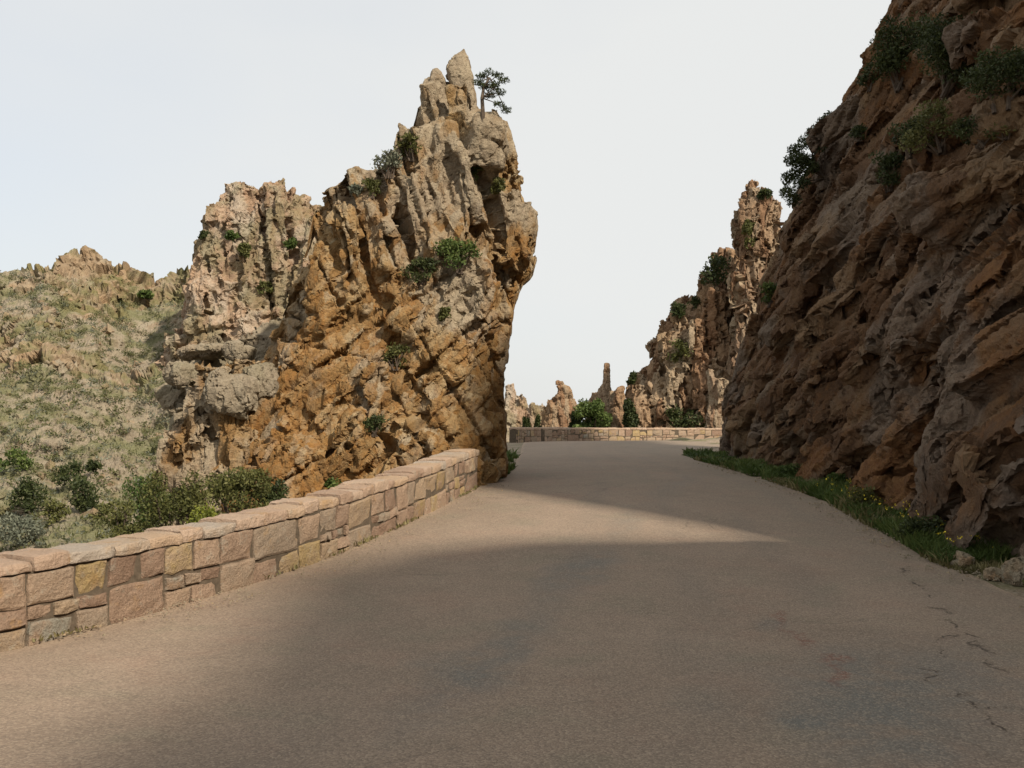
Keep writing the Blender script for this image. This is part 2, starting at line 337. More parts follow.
def remesh(shells, vox):
    """union of closed shells as one evenly meshed surface"""
    V = []; T = []; n = 0
    for v, f in shells: V.append(v); T.append(f+n); n += len(v)
    o = mesh('rock_core', np.concatenate(V), np.concatenate(T), None); m = o.modifiers.new('r', 'REMESH'); m.mode = 'VOXEL'; m.voxel_size = vox
    ev = o.evaluated_get(bpy.context.evaluated_depsgraph_get()); me = ev.to_mesh()
    V = np.empty(len(me.vertices)*3, np.float32); me.vertices.foreach_get('co', V); N = np.empty_like(V); me.vertices.foreach_get('normal', N)
    Q = np.empty(len(me.loops), np.int32); me.loops.foreach_get('vertex_index', Q); tot = np.empty(len(me.polygons), np.int32); me.polygons.foreach_get('loop_total', tot)
    st = np.empty(len(tot), np.int32); me.polygons.foreach_get('loop_start', st)
    Q = np.stack([Q[st+np.minimum(k, tot-1)] for k in range(4)], 1)[tot == 4]
    ev.to_mesh_clear(); old = o.data; bpy.data.objects.remove(o); bpy.data.meshes.remove(old)
    return V.reshape(-1, 3).astype(float), N.reshape(-1, 3).astype(float), Q

def vnormals(V, Q, it=0):
    n = np.cross(V[Q[:, 2]]-V[Q[:, 0]], V[Q[:, 3]]-V[Q[:, 1]]); m = len(V)
    f = lambda w: np.stack([np.bincount(Q.ravel(), np.repeat(w[:, k], 4), m) for k in range(3)], 1)
    N = f(n)
    for _ in range(it):
        N /= np.linalg.norm(N, axis=1, keepdims=True)+1e-12; N = f(N[Q].mean(1))
    return N/(np.linalg.norm(N, axis=1, keepdims=True)+1e-12)

def facet(V, Q, size, long=(0, 0, 1), off=.03, tilt=.25, strength=.85, crack=.03, cw=.08, warp=.1, wl=1.0, seed=1, it=6, box=True, mask=None):
    """break the surface into blocks and flatten each one to its own, slightly turned and shifted, plane"""
    N = vnormals(V, Q, it)
    W = np.stack([fbm(V/wl+13.1*k, 2, seed+40+k) for k in range(3)], 1)*warp
    f1, f2, h, v = vor(((V+W) @ frame(long).T)/np.array(size, float), seed, box)
    fl = (np.abs(N).argmax(1)*2+(np.take_along_axis(N, np.abs(N).argmax(1)[:, None], 1)[:, 0] > 0)).astype(np.uint32)
    key = h.astype(np.uint64)*8+(fl if True else 0)
    _, first, inv = np.unique(key, return_index=True, return_inverse=True); inv = inv.ravel(); m = len(first)
    cnt = np.bincount(inv, minlength=m)[:, None]
    av = lambda A: np.stack([np.bincount(inv, A[:, k], m) for k in range(3)], 1)/cnt
    c = av(V); n = av(N); hh = h[first]
    j = np.stack([rnd(hh, 5), rnd(hh, 6), rnd(hh, 7)], 1)*2-1
    n = n/(np.linalg.norm(n, axis=1, keepdims=True)+1e-9)+j*tilt; n /= np.linalg.norm(n, axis=1, keepdims=True)+1e-9
    o = (rnd(hh, 4)*2-1)*off
    dist = ((V-c[inv])*n[inv]).sum(1)
    lim = max(size)*.35; mv = np.clip(o[inv]-dist*strength, -lim, lim)
    if mask is not None: mv = mv*mask
    V = V+n[inv]*mv[:, None]-N*(crack*(1-smooth(0, cw, f2-f1)))[:, None]
    return V, rnd(h, 8)

def joints(V, Q, normal, spacing, amp=.08, depth=.12, w=.03, seed=1, mask=None, warp=.10, wl=1.6, it=8, broken=.25):
    """one set of persistent parallel joints: sheets between them stand in or out, open cracks follow them"""
    N = vnormals(V, Q, it); n = np.array(normal, float); n /= np.linalg.norm(n)
    t = (V@n+warp*fbm(V/wl, 3, seed))/spacing; i = np.floor(t).astype(np.int64); z = np.zeros_like(i)
    def edge(k): return k+.62*(rnd(hsh(k, z, z, seed), 1)-.5)
    e0, e1 = edge(i), edge(i+1); i = np.where(t < e0, i-1, np.where(t >= e1, i+1, i)); e0, e1 = edge(i), edge(i+1)
    near0 = (t-e0) < (e1-t); dist = np.minimum(t-e0, e1-t)*spacing; ke = np.where(near0, i, i+1)
    o = rnd(hsh(i, z, z, seed+1), 2)*2-1; big = rnd(hsh(ke, z, z, seed+2), 3)**2*1.4+.25
    run = smooth(-broken-.15, -broken+.15, fbm(V/np.array([1.4, 1.4, 1.4])+3.7, 2, seed+9)+.55*(rnd(hsh(ke, z, z, seed+4), 1)-.3))
    d = amp*o*run-depth*big*run*np.exp(-(dist/(w*(.6+.6*big)))**2)
    if mask is not None: d = d*mask
    return V+N*d[:, None]

def _cube(k):
    """faces of a cube as k x k grids: local points and quads"""
    t = np.tan(np.linspace(-1, 1, k)*math.pi/4*.98)/math.tan(math.pi/4*.98); a, b = np.meshgrid(t, t, indexing='ij'); one = np.ones_like(a); P = []; Q = []
    for ax, sg in ((0, 1), (0, -1), (1, 1), (2, 1), (2, -1), (1, -1)):
        f = [None]*3; f[ax] = one*sg; o = [x for x in (0, 1, 2) if x != ax]; f[o[0]], f[o[1]] = a, b
        q = grid_faces(k, k, False); Q.append(q+len(P)*k*k); P.append(np.stack(f, -1).reshape(-1, 3))
    return np.concatenate(P), np.concatenate(Q)
_CUBE = {k: _cube(k) for k in (5, 6, 8, 10, 13, 17)}
def poly_blocks(shell, n, long, size, proud=(-.05, .15), seed=1, where=None, jit=.15, power=1.6, res=.05, rough=.03, cuts=(3, 7), tiltj=.22):
    """angular jointed blocks bedded in the surface of a rock; size = (min, max) half-extents (across, out, along the joints);
    long = joint direction, or a function of the position. Each block is a box with planar chips."""
    g = np.random.default_rng(seed); V, T = shell
    A, B, D = V[T[:, 0]], V[T[:, 1]], V[T[:, 2]]; cr = np.cross(B-A, D-A); ar = np.linalg.norm(cr, axis=1); cen = (A+B+D)/3
    ax = np.array([cen[:, 0].mean(), cen[:, 1].mean()])
    nn = cr/(ar[:, None]+1e-12); o2 = cen[:, :2]-ax
    if shell_open(V, T): nn *= np.where(nn[:, 0] > 0, -1, 1)[:, None]
    else: nn *= np.where((nn[:, :2]*o2).sum(1) < 0, -1, 1)[:, None]
    wgt = ar*(where(cen, nn) if where is not None else 1)
    idx = g.choice(len(T), n, p=wgt/wgt.sum()); VV = []; QQ = []; b1 = []; b2 = []; off = 0
    for i in idx:
        c = cen[i]; w = np.array(long(c, g) if callable(long) else long, float); w = w/np.linalg.norm(w)+g.normal(0, jit, 3); w /= np.linalg.norm(w)
        m = nn[i]+g.normal(0, tiltj, 3); m -= w*(m@w)*.8; m /= np.linalg.norm(m)+1e-9; u = np.cross(w, m); u /= np.linalg.norm(u)+1e-9; w = np.cross(m, u)
        q = g.random()**power; q3 = np.clip(q+g.normal(0, .16, 3), 0, 1.1); r = np.array([size[0][k]+(size[1][k]-size[0][k])*q3[k] for k in range(3)])
        k = min(_CUBE, key=lambda kk: abs(kk-2*np.sort(r)[1]/res)); P, Q = _CUBE[k]; P = P.copy()
        P[:, 0] *= 1-g.uniform(0, .3)*(P[:, 2]*g.choice([-1, 1])*.5+.5); P[:, 0] += P[:, 2]*g.normal(0, .2); P[:, 1] += P[:, 2]*g.normal(0, .15)+P[:, 0]*g.normal(0, .15)
        for _ in range(g.integers(*cuts)):
            nv = np.array([g.normal(), abs(g.normal())*1.1, g.normal()]); nv /= np.linalg.norm(nv); dd = np.abs(nv).sum()*g.uniform(.52, .88)
            P -= nv*np.maximum(P@nv-dd, 0)[:, None]
        P = (P*r) @ np.stack([u, m, w])+c+m*(g.uniform(*proud)-r[1]*.85)
        VV.append(P); QQ.append(Q+off); off += len(P); b1.append(np.full(len(P), g.random())); b2.append(np.full(len(P), g.random()))
    V = np.concatenate(VV); sc = rough
    V = V+np.stack([fbm(V/(sc*7)+9.1*k, 4, seed+50+k, .6) for k in range(3)], 1)*sc
    return V, np.concatenate(QQ), {'blk': np.concatenate(b1), 'blk2': np.concatenate(b2)}
def shell_open(V, T):
    return len(np.unique(np.sort(np.concatenate([T[:, [0, 1]], T[:, [1, 2]], T[:, [2, 0]]]), 1), axis=0))*2 != len(T)*3
def join(*parts):
    V = np.concatenate([p[0] for p in parts]); n = 0; Q = []; K = {}
    for p in parts: Q.append(p[1]+n); n += len(p[0])
    for k in parts[0][2]: K[k] = np.concatenate([p[2].get(k, np.full(len(p[0]), .5)) for p in parts])
    return V, np.concatenate(Q), K

def rock(name, shells, vox, facets, mat, attrs=None, parent=None, extra=None, gold=0.0, gre=.3, drop=None, post=None, sheets=()):
    V, N, Q = remesh(shells, vox); Rn = []
    lab = np.arange(len(V))                                                # keep the rock itself, not crumbs loose in the air
    while True:
        m = lab[Q].min(1); new = lab.copy(); np.minimum.at(new, Q.ravel(), np.repeat(m, 4)); new = new[new]; new = new[new]
        if (new == lab).all(): break
        lab = new
    cnt = np.bincount(lab[Q[:, 0]], minlength=len(V)); big = cnt > cnt.max()*.02; kq = big[lab[Q[:, 0]]]
    Q = Q[kq]; used = np.unique(Q); idx = np.zeros(len(V), int); idx[used] = np.arange(len(used)); V, N, Q = V[used], N[used], idx[Q]
    if drop is not None:
        k = drop(V[Q].mean(1)); Q = Q[~k]; used = np.unique(Q); idx = np.zeros(len(V), int); idx[used] = np.arange(len(used)); V, N, Q = V[used], N[used], idx[Q]
    for J in sheets:
        J = dict(J); m = J.pop('where', None); V = joints(V, Q, mask=m(V) if m else None, **J)
    for Lf in facets: V, r = facet(V, Q, **Lf); Rn.append(r)
    if not Rn: Rn = [np.full(len(V), .5)]
    if post is not None: V = post(V)
    K = {'blk': Rn[0], 'blk2': Rn[-1]}
    if extra is not None: V, Q, K = join((V, Q, K), extra)
    a = {'gold': np.full(len(V), gold), 'gre': np.full(len(V), gre), **K}
    if attrs: a.update(attrs(V))
    return mesh(name, V, Q, mat, parent, a), V
def project(V):
    d = np.maximum(V[:, 1], .1); return CX+V[:, 0]/d*F, HY-(V[:, 2]-EYE)/d*F, V[:, 1]
def pick(V, px, py, r=4):
    """the surface point that the camera's line through a pixel meets"""
    X, Y, d = project(V); q = (X-px)**2+(Y-py)**2; m = q < r*r
    if not m.any(): return V[np.argmin(q)]
    i = np.where(m)[0]; return V[i[np.argmin(d[i])]]

# ------------------------------------------------------------------ ground and road
wall_px = [(-60, 671), (0, 650), (75, 632), (150, 612), (225, 591), (300, 567), (350, 548), (400, 526), (440, 507), (478, 487)]
wall_line = [(-7.3, 1.5), (-6.2, 4.0), (-5.2, 5.7)]+[onroad(*p) for p in wall_px[1:]]
wall_line = np.array(wall_line)
Ledge = np.array([(-9.5, -14), (-8.3, -2)]+[tuple(p) for p in wall_line]+[(-.25, 20), (.05, 24), (.25, 30), (.4, 40), (.6, 50), (1.6, 55.5), (4, 58.5), (8, 60.8), (14, 62.3), (22, 63), (34, 62)])
Redge = np.array([(5.3, -14), (5.2, 0), (5.1, 6), (5.02, 10), (4.85, 11.5), (4.95, 13.3), (5.05, 16), (4.95, 20), (4.75, 25), (5.0, 29), (5.9, 34), (8.0, 38.5), (11.5, 43), (16, 46.5), (21, 49), (27, 50), (34, 50)])
def resample(pl, n):
    s = np.concatenate([[0], np.cumsum(np.linalg.norm(np.diff(pl, axis=0), axis=1))])
    return np.stack([np.interp(np.linspace(0, s[-1], n), s, pl[:, k]) for k in range(2)], 1)
def smoothline(pl, n, k):
    p = resample(pl, n); ker = np.hanning(k+2)[1:-1]; ker /= ker.sum(); h = k//2
    q = np.stack([np.convolve(np.pad(p[:, j], h, mode='reflect', reflect_type='odd'), ker, mode='valid') for j in range(2)], 1)
    return q
NS, NW = 420, 36
Lp, Rp = smoothline(Ledge, NS, 9), smoothline(Redge, NS, 9)
# the two edges have different lengths: match them by distance ahead until the bend
w = np.linspace(0, 1, NW)
P = Lp[:, None]*(1-w[None, :, None])+Rp[:, None]*w[None, :, None]
rag = .13*fbm(np.concatenate([Rp*1.6, np.zeros((NS, 1))], 1), 4, 3); P[:, -1, 0] += rag; P[:, -2, 0] += rag*.6
zz = hroad(P[..., 1])+.012*fbm(np.concatenate([P.reshape(-1, 2)*.25, np.zeros((NS*NW, 1))], 1), 3, 9).reshape(NS, NW)
zz = zz - .03*(w[None]-.5)**2*4
V = np.concatenate([P, zz[..., None]+.02], -1).reshape(-1, 3)
edge = np.broadcast_to(np.maximum(np.exp(-w*18), np.exp(-(1-w)*22))[None], (NS, NW)).ravel()
road = tag(mesh('road', V, grid_faces(NS, NW, False), M['road'], attrs={'edge': edge, 'across': np.broadcast_to(w[None], (NS, NW)).ravel()}, smoothf=True), kind='structure')
road['label'] = 'worn pinkish asphalt road rising to a bend'; road['category'] = 'road'

gx = np.concatenate([-np.geomspace(3000, 20, 34), np.linspace(-19, 20, 157), np.geomspace(20.5, 3000, 34)])
gy = np.concatenate([-np.geomspace(400, 16, 14), np.linspace(-15, 80, 300), np.geomspace(81, 4000, 34)])
X, Y = np.meshgrid(gx, gy, indexing='ij')
Ly = np.interp(Y, Ledge[:14, 1], Ledge[:14, 0])
Ly = np.where(Y > 50, .5, Ly)
wl_ = np.maximum(Ly-.55-X, 0)
wl_ = np.where(X > 18, 0, wl_)
far = np.maximum(Y-(np.interp(X, [-5, .6, 4, 8, 14, 22, 34], [52, 53, 59.6, 61.9, 63.4, 64.2, 63.2])), 0)
bank = smooth(17, 21, Y)*smooth(50, 40, Y)          # the pinnacle stands on a broader shoulder
drop = np.minimum(np.maximum(wl_-bank*1.5, 0)*.75, 26)+np.minimum(far*.5, 26)
nz = fbm(np.stack([X.ravel()*.5, Y.ravel()*.5, np.zeros(X.size)], 1), 4, 5).reshape(X.shape)
off = np.maximum(wl_, 0)+np.maximum(X-np.interp(Y, Redge[:12, 1], Redge[:12, 0]), 0)
G = hroad(np.clip(Y, -14, 60)) - .03 - np.minimum(drop, 30) + nz*np.clip(off*.12, 0, .5)*(np.clip(off, 0, 1))
G = G + .05*np.clip(X-5.0, 0, .8)*(Y < 30)
tag(mesh('ground', np.stack([X, Y, G], -1).reshape(-1, 3), grid_faces(len(gx), len(gy), False), M['ground'], smoothf=True), 'gravelly earth ground of the verges and valley', 'ground', kind='structure')

# ------------------------------------------------------------------ roadside cliff (continues unseen behind the camera, shaped there to cast shadows)

CXB = ([-40, 0, 6, 9, 11, 13, 17, 21, 25, 27.5, 29, 30.2, 31.5, 34, 38], [7.9, 6.6, 6.1, 5.95, 5.78, 5.72, 5.95, 5.85, 5.68, 5.80, 6.10, 6.9, 8.8, 15, 30])
CPR = ([-.4, 0, 1.2, 2.7, 4.6, 6.7, 9.5, 12.7, 20, 26, 30, 34], [0, 0, .12, .42, 1.0, 1.75, 3.2, 4.6, 8.3, 12.5, 18, 30])
def cap_heights(V):
    """height cap shaping the unseen ridge to shadow the road, with a sunlit gap"""
    l = LH[0]*V[:, 0]+LH[1]*V[:, 1]; a = SH[0]*V[:, 0]+SH[1]*V[:, 1]
    off = np.interp(l, [-30, 0, 2.7, 4.7, 6.8, 8.4, 9.3, 10.7, 11.45], [7.3, 7.5, 8.4, 9.5, 10.0, 9.6, 8.85, 7.65, 6.85])
    return (a+off)*math.tan(EL)+np.interp(l, [11.42, 11.5, 11.85, 12.15, 12.7, 13.4, 14.6, 30], [0, 6.3, 8.9, 10.6, 13.5, 18, 32, 300])+.13*fbm(V*.9, 4, 77)
def cliff_grid(ys, ts):
    xb = np.interp(ys, *CXB); ts = np.asarray(ts, float)
    if ts.ndim == 1: ts = np.broadcast_to(ts[None], (len(ys), len(ts)))
    pr0 = np.interp(np.linspace(-2, 36, 800), *CPR); k = np.hanning(41); k /= k.sum()
    pr = np.interp(ts, np.linspace(-2, 36, 800), np.convolve(np.pad(pr0, 20, mode='edge'), k, mode='valid'))
    X = xb[:, None]+pr; Y = np.broadcast_to(ys[:, None], X.shape); Z = ts+hroad(np.clip(ys, -10, 30))[:, None]
    P = np.stack([X, Y, Z], -1); N = normals(P); N = N*np.where(N[..., :1] > 0, -1, 1)
    q = P.reshape(-1, 3); big = (.38*fbm(q/np.array([4.0, 4.0, 5.5]), 3, 21)).reshape(X.shape)*np.clip((Z-.5)/2.5, .2, 1)
    # a dark gash low in the near face
    big = big-.95*np.exp(-(((Y-13.3+.12*(Z-1.2))/(.20+.10*np.clip(1.6-Z, 0, 1)))**2))*smooth(.25, .7, Z)*smooth(3.4, 2.0, Z)
    return P+N*big[..., None], N
diag = (.35, -.85, .62)
CL1 = [dict(size=(.9, 1.5, 3.6), long=diag, amp=.12, tilt=.20, rnd_=.05, w=.12, crack=.12, cw=.05, warp=.35, wl=3.0, seed=3),
       dict(size=(.45, .7, 1.7), long=(.3, -.6, .8), amp=.03, tilt=.06, rnd_=.02, w=.12, crack=.04, cw=.05, warp=.15, wl=1.5, seed=4)]
CL2 = [dict(size=(.34, .45, 1.6), long=diag, off=0, tilt=0, strength=0, crack=.07, cw=.05, warp=.12, wl=1.5, seed=5, it=2),
       dict(size=(1.0, 1.2, 4.0), long=diag, off=0, tilt=0, strength=0, crack=.26, cw=.04, warp=.3, wl=2.5, seed=7, it=3),
       dict(size=(.16, .20, .45), long=diag, off=.012, tilt=.18, strength=.4, crack=.012, cw=.07, warp=.06, wl=.8, seed=6, it=1),
       dict(size=(.08, .10, .18), long=(.2, -.6, .75), off=.005, tilt=.16, strength=.5, crack=.004, cw=.08, warp=.03, wl=.4, seed=8, it=1)]
def build_cliff():
    ys = np.linspace(7.8, 31.9, 420); top = np.minimum(.47*ys+3.6, 17.5); ts = -.5+np.linspace(0, 1, 300)[None]*(top+.5)[:, None]
    P, N = cliff_grid(ys, ts); Pf, _ = rockify(P, N, CL1); Pf = Pf.reshape(P.shape); Pb = P+np.array([2.6, 0, 0])
    G = np.concatenate([Pf, Pb[:, ::-1]], 1).transpose(1, 0, 2)          # wrapped round the section, closed at both ends
    V, T = closed(np.ascontiguousarray(G))
    front = (P.reshape(-1, 3), tris(grid_faces(len(ys), ts.shape[-1], False)))
    dl = lambda c, g: (.35+g.normal(0, .08), -.85, .62+g.normal(0, .15)) if g.random() < .8 else (.5, .2, .85)
    vis = lambda c, n: np.clip(14/c[:, 1], 0, 1.5)**2*(c[:, 1] > 8.4)*(c[:, 1] < 30.5)*(c[:, 2] < c[:, 1]*.5+2.5)*(c[:, 1] < 27.5)*((abs(c[:, 1]-13.25) > .42) | (c[:, 2] > 3.0) | (c[:, 2] < .45))
    front = (Pf.reshape(-1, 3), tris(grid_faces(len(ys), ts.shape[-1], False)))
    b1 = poly_blocks(front, 520, dl, ((.12, .14, .40), (.40, .32, 1.9)), (-.10, .20), 3, lambda c, n: vis(c, n)*(c[:, 1] < 22.5), .08, res=.08, rough=.022, tiltj=.18)
    b2 = poly_blocks(front, 1000, dl, ((.06, .08, .14), (.18, .18, .75)), (-.05, .12), 4, vis, .12, res=.06, rough=.014, tiltj=.24)
    blocks = [(b[0], tris(b[1])) for b in (b1, b2)]
    ext = []
    y2 = np.linspace(7.75, 32.0, 90); top2 = np.minimum(.47*y2+3.6, 17.5)-.7
    for ys2, ts2 in ((np.linspace(-40, 7.9, 110), np.linspace(-.5, 34, 150)), (y2, top2[:, None]+np.linspace(0, 1, 90)[None]*(34-top2)[:, None])):
        P2, N2 = cliff_grid(ys2, ts2); V2, R2 = rockify(P2, N2, CL1); V2[:, 2] = np.minimum(V2[:, 2], np.interp(V2[:, 1], [24, 29], [34, 28.5]))  # unseen crest cut down so the sun reaches the far wall
        cp = cap_heights(V2); V2[:, 2] = np.where(V2[:, 2] > cp, cp, V2[:, 2]); ext.append((V2, grid_faces(len(ys2), ts2.shape[-1], False)))
    n0 = len(ext[0][0]); exV = np.concatenate([e[0] for e in ext]); exQ = np.concatenate([ext[0][1], ext[1][1]+n0])
    def attrs(V):
        return {'gold': smooth(-.2, .8, fbm(V/3.0, 4, 31))*.8+.35*smooth(9, 2, V[:, 2]), 'gre': smooth(.0, .8, fbm(V/np.array([2.5, 2, 3]), 4, 33))}
    def lower(V):
        cp = cap_heights(V); V[:, 2] = np.where((V[:, 2] > cp) & (V[:, 0] > .525*V[:, 1]), cp, V[:, 2])  # out-of-view rock clamped to the cap that shapes the road's shadow
        lim = np.interp(V[:, 1], Redge[:12, 1], Redge[:12, 0])+.42+.12*fbm(V*1.5, 3, 44); k = np.clip(lim-V[:, 0], 0, 9)*(V[:, 2] < 3.2); V[:, 0] += k*.93; return V
    def drop(c):
        return c[:, 0] > np.interp(c[:, 1], *CXB)+np.interp(c[:, 2], *CPR)+1.5
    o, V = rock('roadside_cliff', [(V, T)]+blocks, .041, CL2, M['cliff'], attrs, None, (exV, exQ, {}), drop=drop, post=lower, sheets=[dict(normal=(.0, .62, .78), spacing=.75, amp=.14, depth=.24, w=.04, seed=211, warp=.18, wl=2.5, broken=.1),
                   dict(normal=(.1, .55, .83), spacing=.33, amp=.045, depth=.10, w=.03, seed=212, warp=.1, broken=.1), dict(normal=(.2, .9, -.35), spacing=.9, amp=.06, depth=.14, w=.03, seed=213, warp=.15, broken=-.1)])
    tag(o, 'tall dark red-brown rock cliff rising steeply from the right edge of the road', 'cliff')
    return V
cliffV = build_cliff()

# ------------------------------------------------------------------ the pinnacle
rows = [(84, 424, 470), (98, 421, 478), (106, 419, 490), (111, 418, 504), (120, 417, 511), (130, 416, 515), (148, 402, 519),
        (168, 380, 521), (182, 354, 521), (194, 336, 523), (206, 327, 531), (222, 323, 534), (246, 319, 533), (262, 313, 530), (275, 306, 525), (300, 296, 515), (340, 280, 507),
        (380, 264, 504), (420, 250, 503), (450, 242, 503), (480, 236, 504), (510, 232, 505), (560, 228, 506)]
dep = [.4, .55, .65, .75, .9, 1.0, 1.1, 1.2, 1.3, 1.4, 1.5, 1.55, 1.6, 1.65, 1.7, 1.75, 1.8, 1.9, 2.0, 2.1, 2.2, 2.3, 2.5]
yof = [.5]*5+[.45, .4, .35, .3, .3, .3, .3, .3, .3, .3, .3, .2, .1, 0, -.2, -.3, -.4, -.5]
up = (-.22, .1, 1); lo = (.60, .1, .8); PD = 20.3
PL1 = [dict(size=(.95, 1.3, 2.3), long=up, amp=.10, tilt=.14, rnd_=.05, w=.12, crack=.22, cw=.05, warp=.25, wl=2.5, seed=12)]
PL1b = [dict(size=(.42, .6, .9), long=(.28, .1, .95), amp=.03, tilt=.04, rnd_=.02, w=.14, crack=.06, cw=.06, warp=.15, wl=1.2, seed=14)]
PL2 = [dict(size=(.17, .21, .34), long=lo, off=.014, tilt=.20, strength=.45, crack=.02, cw=.08, warp=.06, wl=.6, seed=16, it=1),
       dict(size=(.07, .08, .11), long=(.2, 0, 1), off=.007, tilt=.18, strength=.5, crack=.006, cw=.08, warp=.03, wl=.3, seed=18, it=1)]
def pin_attrs(V):
    n = fbm(V/2.2, 4, 61); z = V[:, 2]; x = V[:, 0]
    slab = np.exp(-(((x+1.0)/.5)**2+((z-4.2)/1.0)**2))
    return {'gold': np.clip(smooth(9, 3.5, z)*.75+.5*n+.1, 0, 1)*(1-.8*smooth(.3, .8, slab)), 'gre': np.clip(smooth(3.5, 8.5, z)*.55+.35*fbm(V/1.6, 3, 62), 0, 1)+.9*smooth(.3, .8, slab)}
sm1 = [dict(size=(.5, .6, 1.0), long=(.25, .1, 1), amp=.05, tilt=.12, rnd_=.05, w=.15, crack=.05, cw=.06, warp=.1, wl=1, seed=22)]
_ys, _ls = [r_[0] for r_ in rows], [r_[1] for r_ in rows]
rows = [(y_, (np.interp(y_-24, _ys, _ls) if 120 < y_ < 235 else l_)+(9 if y_ < 235 else 7), r_-(13 if y_ < 200 else 9)) for y_, l_, r_ in rows]
main = spire_shell(rows, PD, dep, PL1+PL1b, .055, 2.9, yof)
def pl(c, g):
    if c[2] > 5.2: return (-.28+g.normal(0, .08), .1, 1)
    return (.55, .1, .8) if g.random() < .6 else (-.05, .1, 1)
def pin_trim(V):
    """no block juts past the rim of the overhang"""
    lim = np.interp(V[:, 2], [-2, 1.5, 2.7, 3.5, 4.3, 4.73, 4.97, 5.3, 5.9, 6.2, 6.45, 7.2, 8.0], [-.08, -.14, -.17, -.10, .05, .20, .38, .48, .52, .45, .26, .17, -.02])+.05*fbm(V*2.2, 3, 71); k = np.maximum(V[:, 0]-lim, 0); V[:, 0] -= k*.85
    sx = (np.array([285, 300, 312, 318, 325, 345, 352, 375, 395, 412, 418, 420])-CX)*.0202; sz = EYE+(HY-np.array([330, 290, 250, 214, 204, 192, 187, 174, 152, 134, 118, 0]))*.0202
    top = np.interp(V[:, 0], sx, sz)+.08*fbm(V*2.5, 3, 72); k = np.maximum(V[:, 2]-top, 0)*(V[:, 0] < sx[-1]); V[:, 2] -= k*.85; return V
shells = [main]
shells += [spire_shell([(49, 463.3, 464.2), (53, 459.5, 466), (61, 451, 470), (70, 445, 471), (76, 447, 473), (90, 451, 475), (106, 452, 478), (125, 450, 480), (150, 452, 478)], 20.6, [.03, .12, .26, .34, .38, .42, .45, .45, .4], [], .04, 4.5),
           spire_shell([(69, 434, 439), (74, 431, 443), (82, 431, 446), (100, 429, 447), (140, 427, 450)], 20.5, [.1, .2, .3, .35, .4], [], .04, 4),
           spire_shell([(80, 425, 430), (85, 422, 436), (100, 421, 438), (130, 418, 440), (160, 416, 440)], 20.5, [.1, .24, .35, .4, .4], [], .04, 4)]
def px_blob(px, py, d, rx, ry, rz, tilt=0.0, rot=0.0, e=3.4): return blob_shell(at(px, py, d), (rx, ry, rz), sm1, 36, rot, e, tilt)
shells += [px_blob(466, 186, 19.15, .25, .35, .85, -.28), px_blob(441, 190, 19.2, .22, .35, .75, -.12), px_blob(487, 148, 19.4, .38, .5, .55, .1), px_blob(447, 150, 19.4, .3, .4, .6, -.1),
           px_blob(466, 303, 18.85, .52, .35, 1.0, .22), px_blob(452, 345, 18.75, .5, .4, .7, .3), px_blob(520, 226, 20.2, .40, .75, .46, .05), px_blob(516, 254, 20.1, .38, .8, .36, -.35),
           px_blob(350, 260, 18.9, .25, .4, 1.1, -.15), px_blob(325, 290, 19.0, .3, .4, .9, .1), px_blob(415, 310, 18.75, .4, .35, .6, .5), px_blob(360, 440, 18.2, .5, .45, .5, .5), px_blob(410, 455, 18.2, .45, .4, .55, .4), px_blob(300, 470, 18.1, .5, .4, .6, .4)]
fr = lambda c, n: (c[:, 2] > -.5)*(.12+(n[:, 1] < .25))
pbs = [poly_blocks(main, 190, pl, ((.10, .14, .30), (.26, .26, 1.05)), (-.14, .24), 5, lambda c, n: fr(c, n)*(c[:, 2] > 4.3)*(c[:, 2] < 7.9), .08, res=.06, rough=.020, tiltj=.16, power=1.3),
       poly_blocks(main, 650, pl, ((.06, .10, .14), (.22, .22, .62)), (-.14, .24), 6, lambda c, n: fr(c, n)*(c[:, 2] < 6.0), .13, res=.06, rough=.020, tiltj=.24),
       poly_blocks(main, 800, pl, ((.035, .06, .06), (.12, .13, .28)), (-.06, .13), 7, lambda c, n: fr(c, n)*(c[:, 2] < 8)*(1.3-.1*c[:, 2]), .18, res=.045, rough=.012, tiltj=.28)]
pinn, pinV = rock('rock_pinnacle', shells+[(b[0], tris(b[1])) for b in pbs], .029, PL2, M['pinnacle'], pin_attrs, post=pin_trim, sheets=[
    dict(normal=(1, .15, .22), spacing=.62, amp=.10, depth=.28, w=.037, seed=201, where=lambda V: smooth(3.9, 5.2, V[:, 2]+.5*fbm(V/1.5, 2, 5))*smooth(8.7, 8.0, V[:, 2])),
    dict(normal=(.95, -.3, .30), spacing=.30, amp=.035, depth=.12, w=.028, seed=202, broken=.0, where=lambda V: smooth(3.6, 5.0, V[:, 2])*smooth(8.9, 8.0, V[:, 2])),
    dict(normal=(-.66, .1, .75), spacing=.70, amp=.10, depth=.30, w=.04, seed=203, where=lambda V: smooth(5.6, 4.4, V[:, 2]+.5*fbm(V/1.5, 2, 6))),
    dict(normal=(-.58, -.2, .80), spacing=.34, amp=.04, depth=.13, w=.028, seed=204, broken=.0, where=lambda V: smooth(5.4, 4.2, V[:, 2])),
    dict(normal=(.85, .1, .5), spacing=.55, amp=.06, depth=.16, w=.03, seed=205, broken=-.1, where=lambda V: smooth(5.4, 4.2, V[:, 2])),
    dict(normal=(.25, .1, 1), spacing=.8, amp=.05, depth=.14, w=.03, seed=206, broken=-.15)])
tag(pinn, 'tall golden rock pinnacle with overhanging right side, standing behind the end of the roadside wall', 'rock pinnacle')


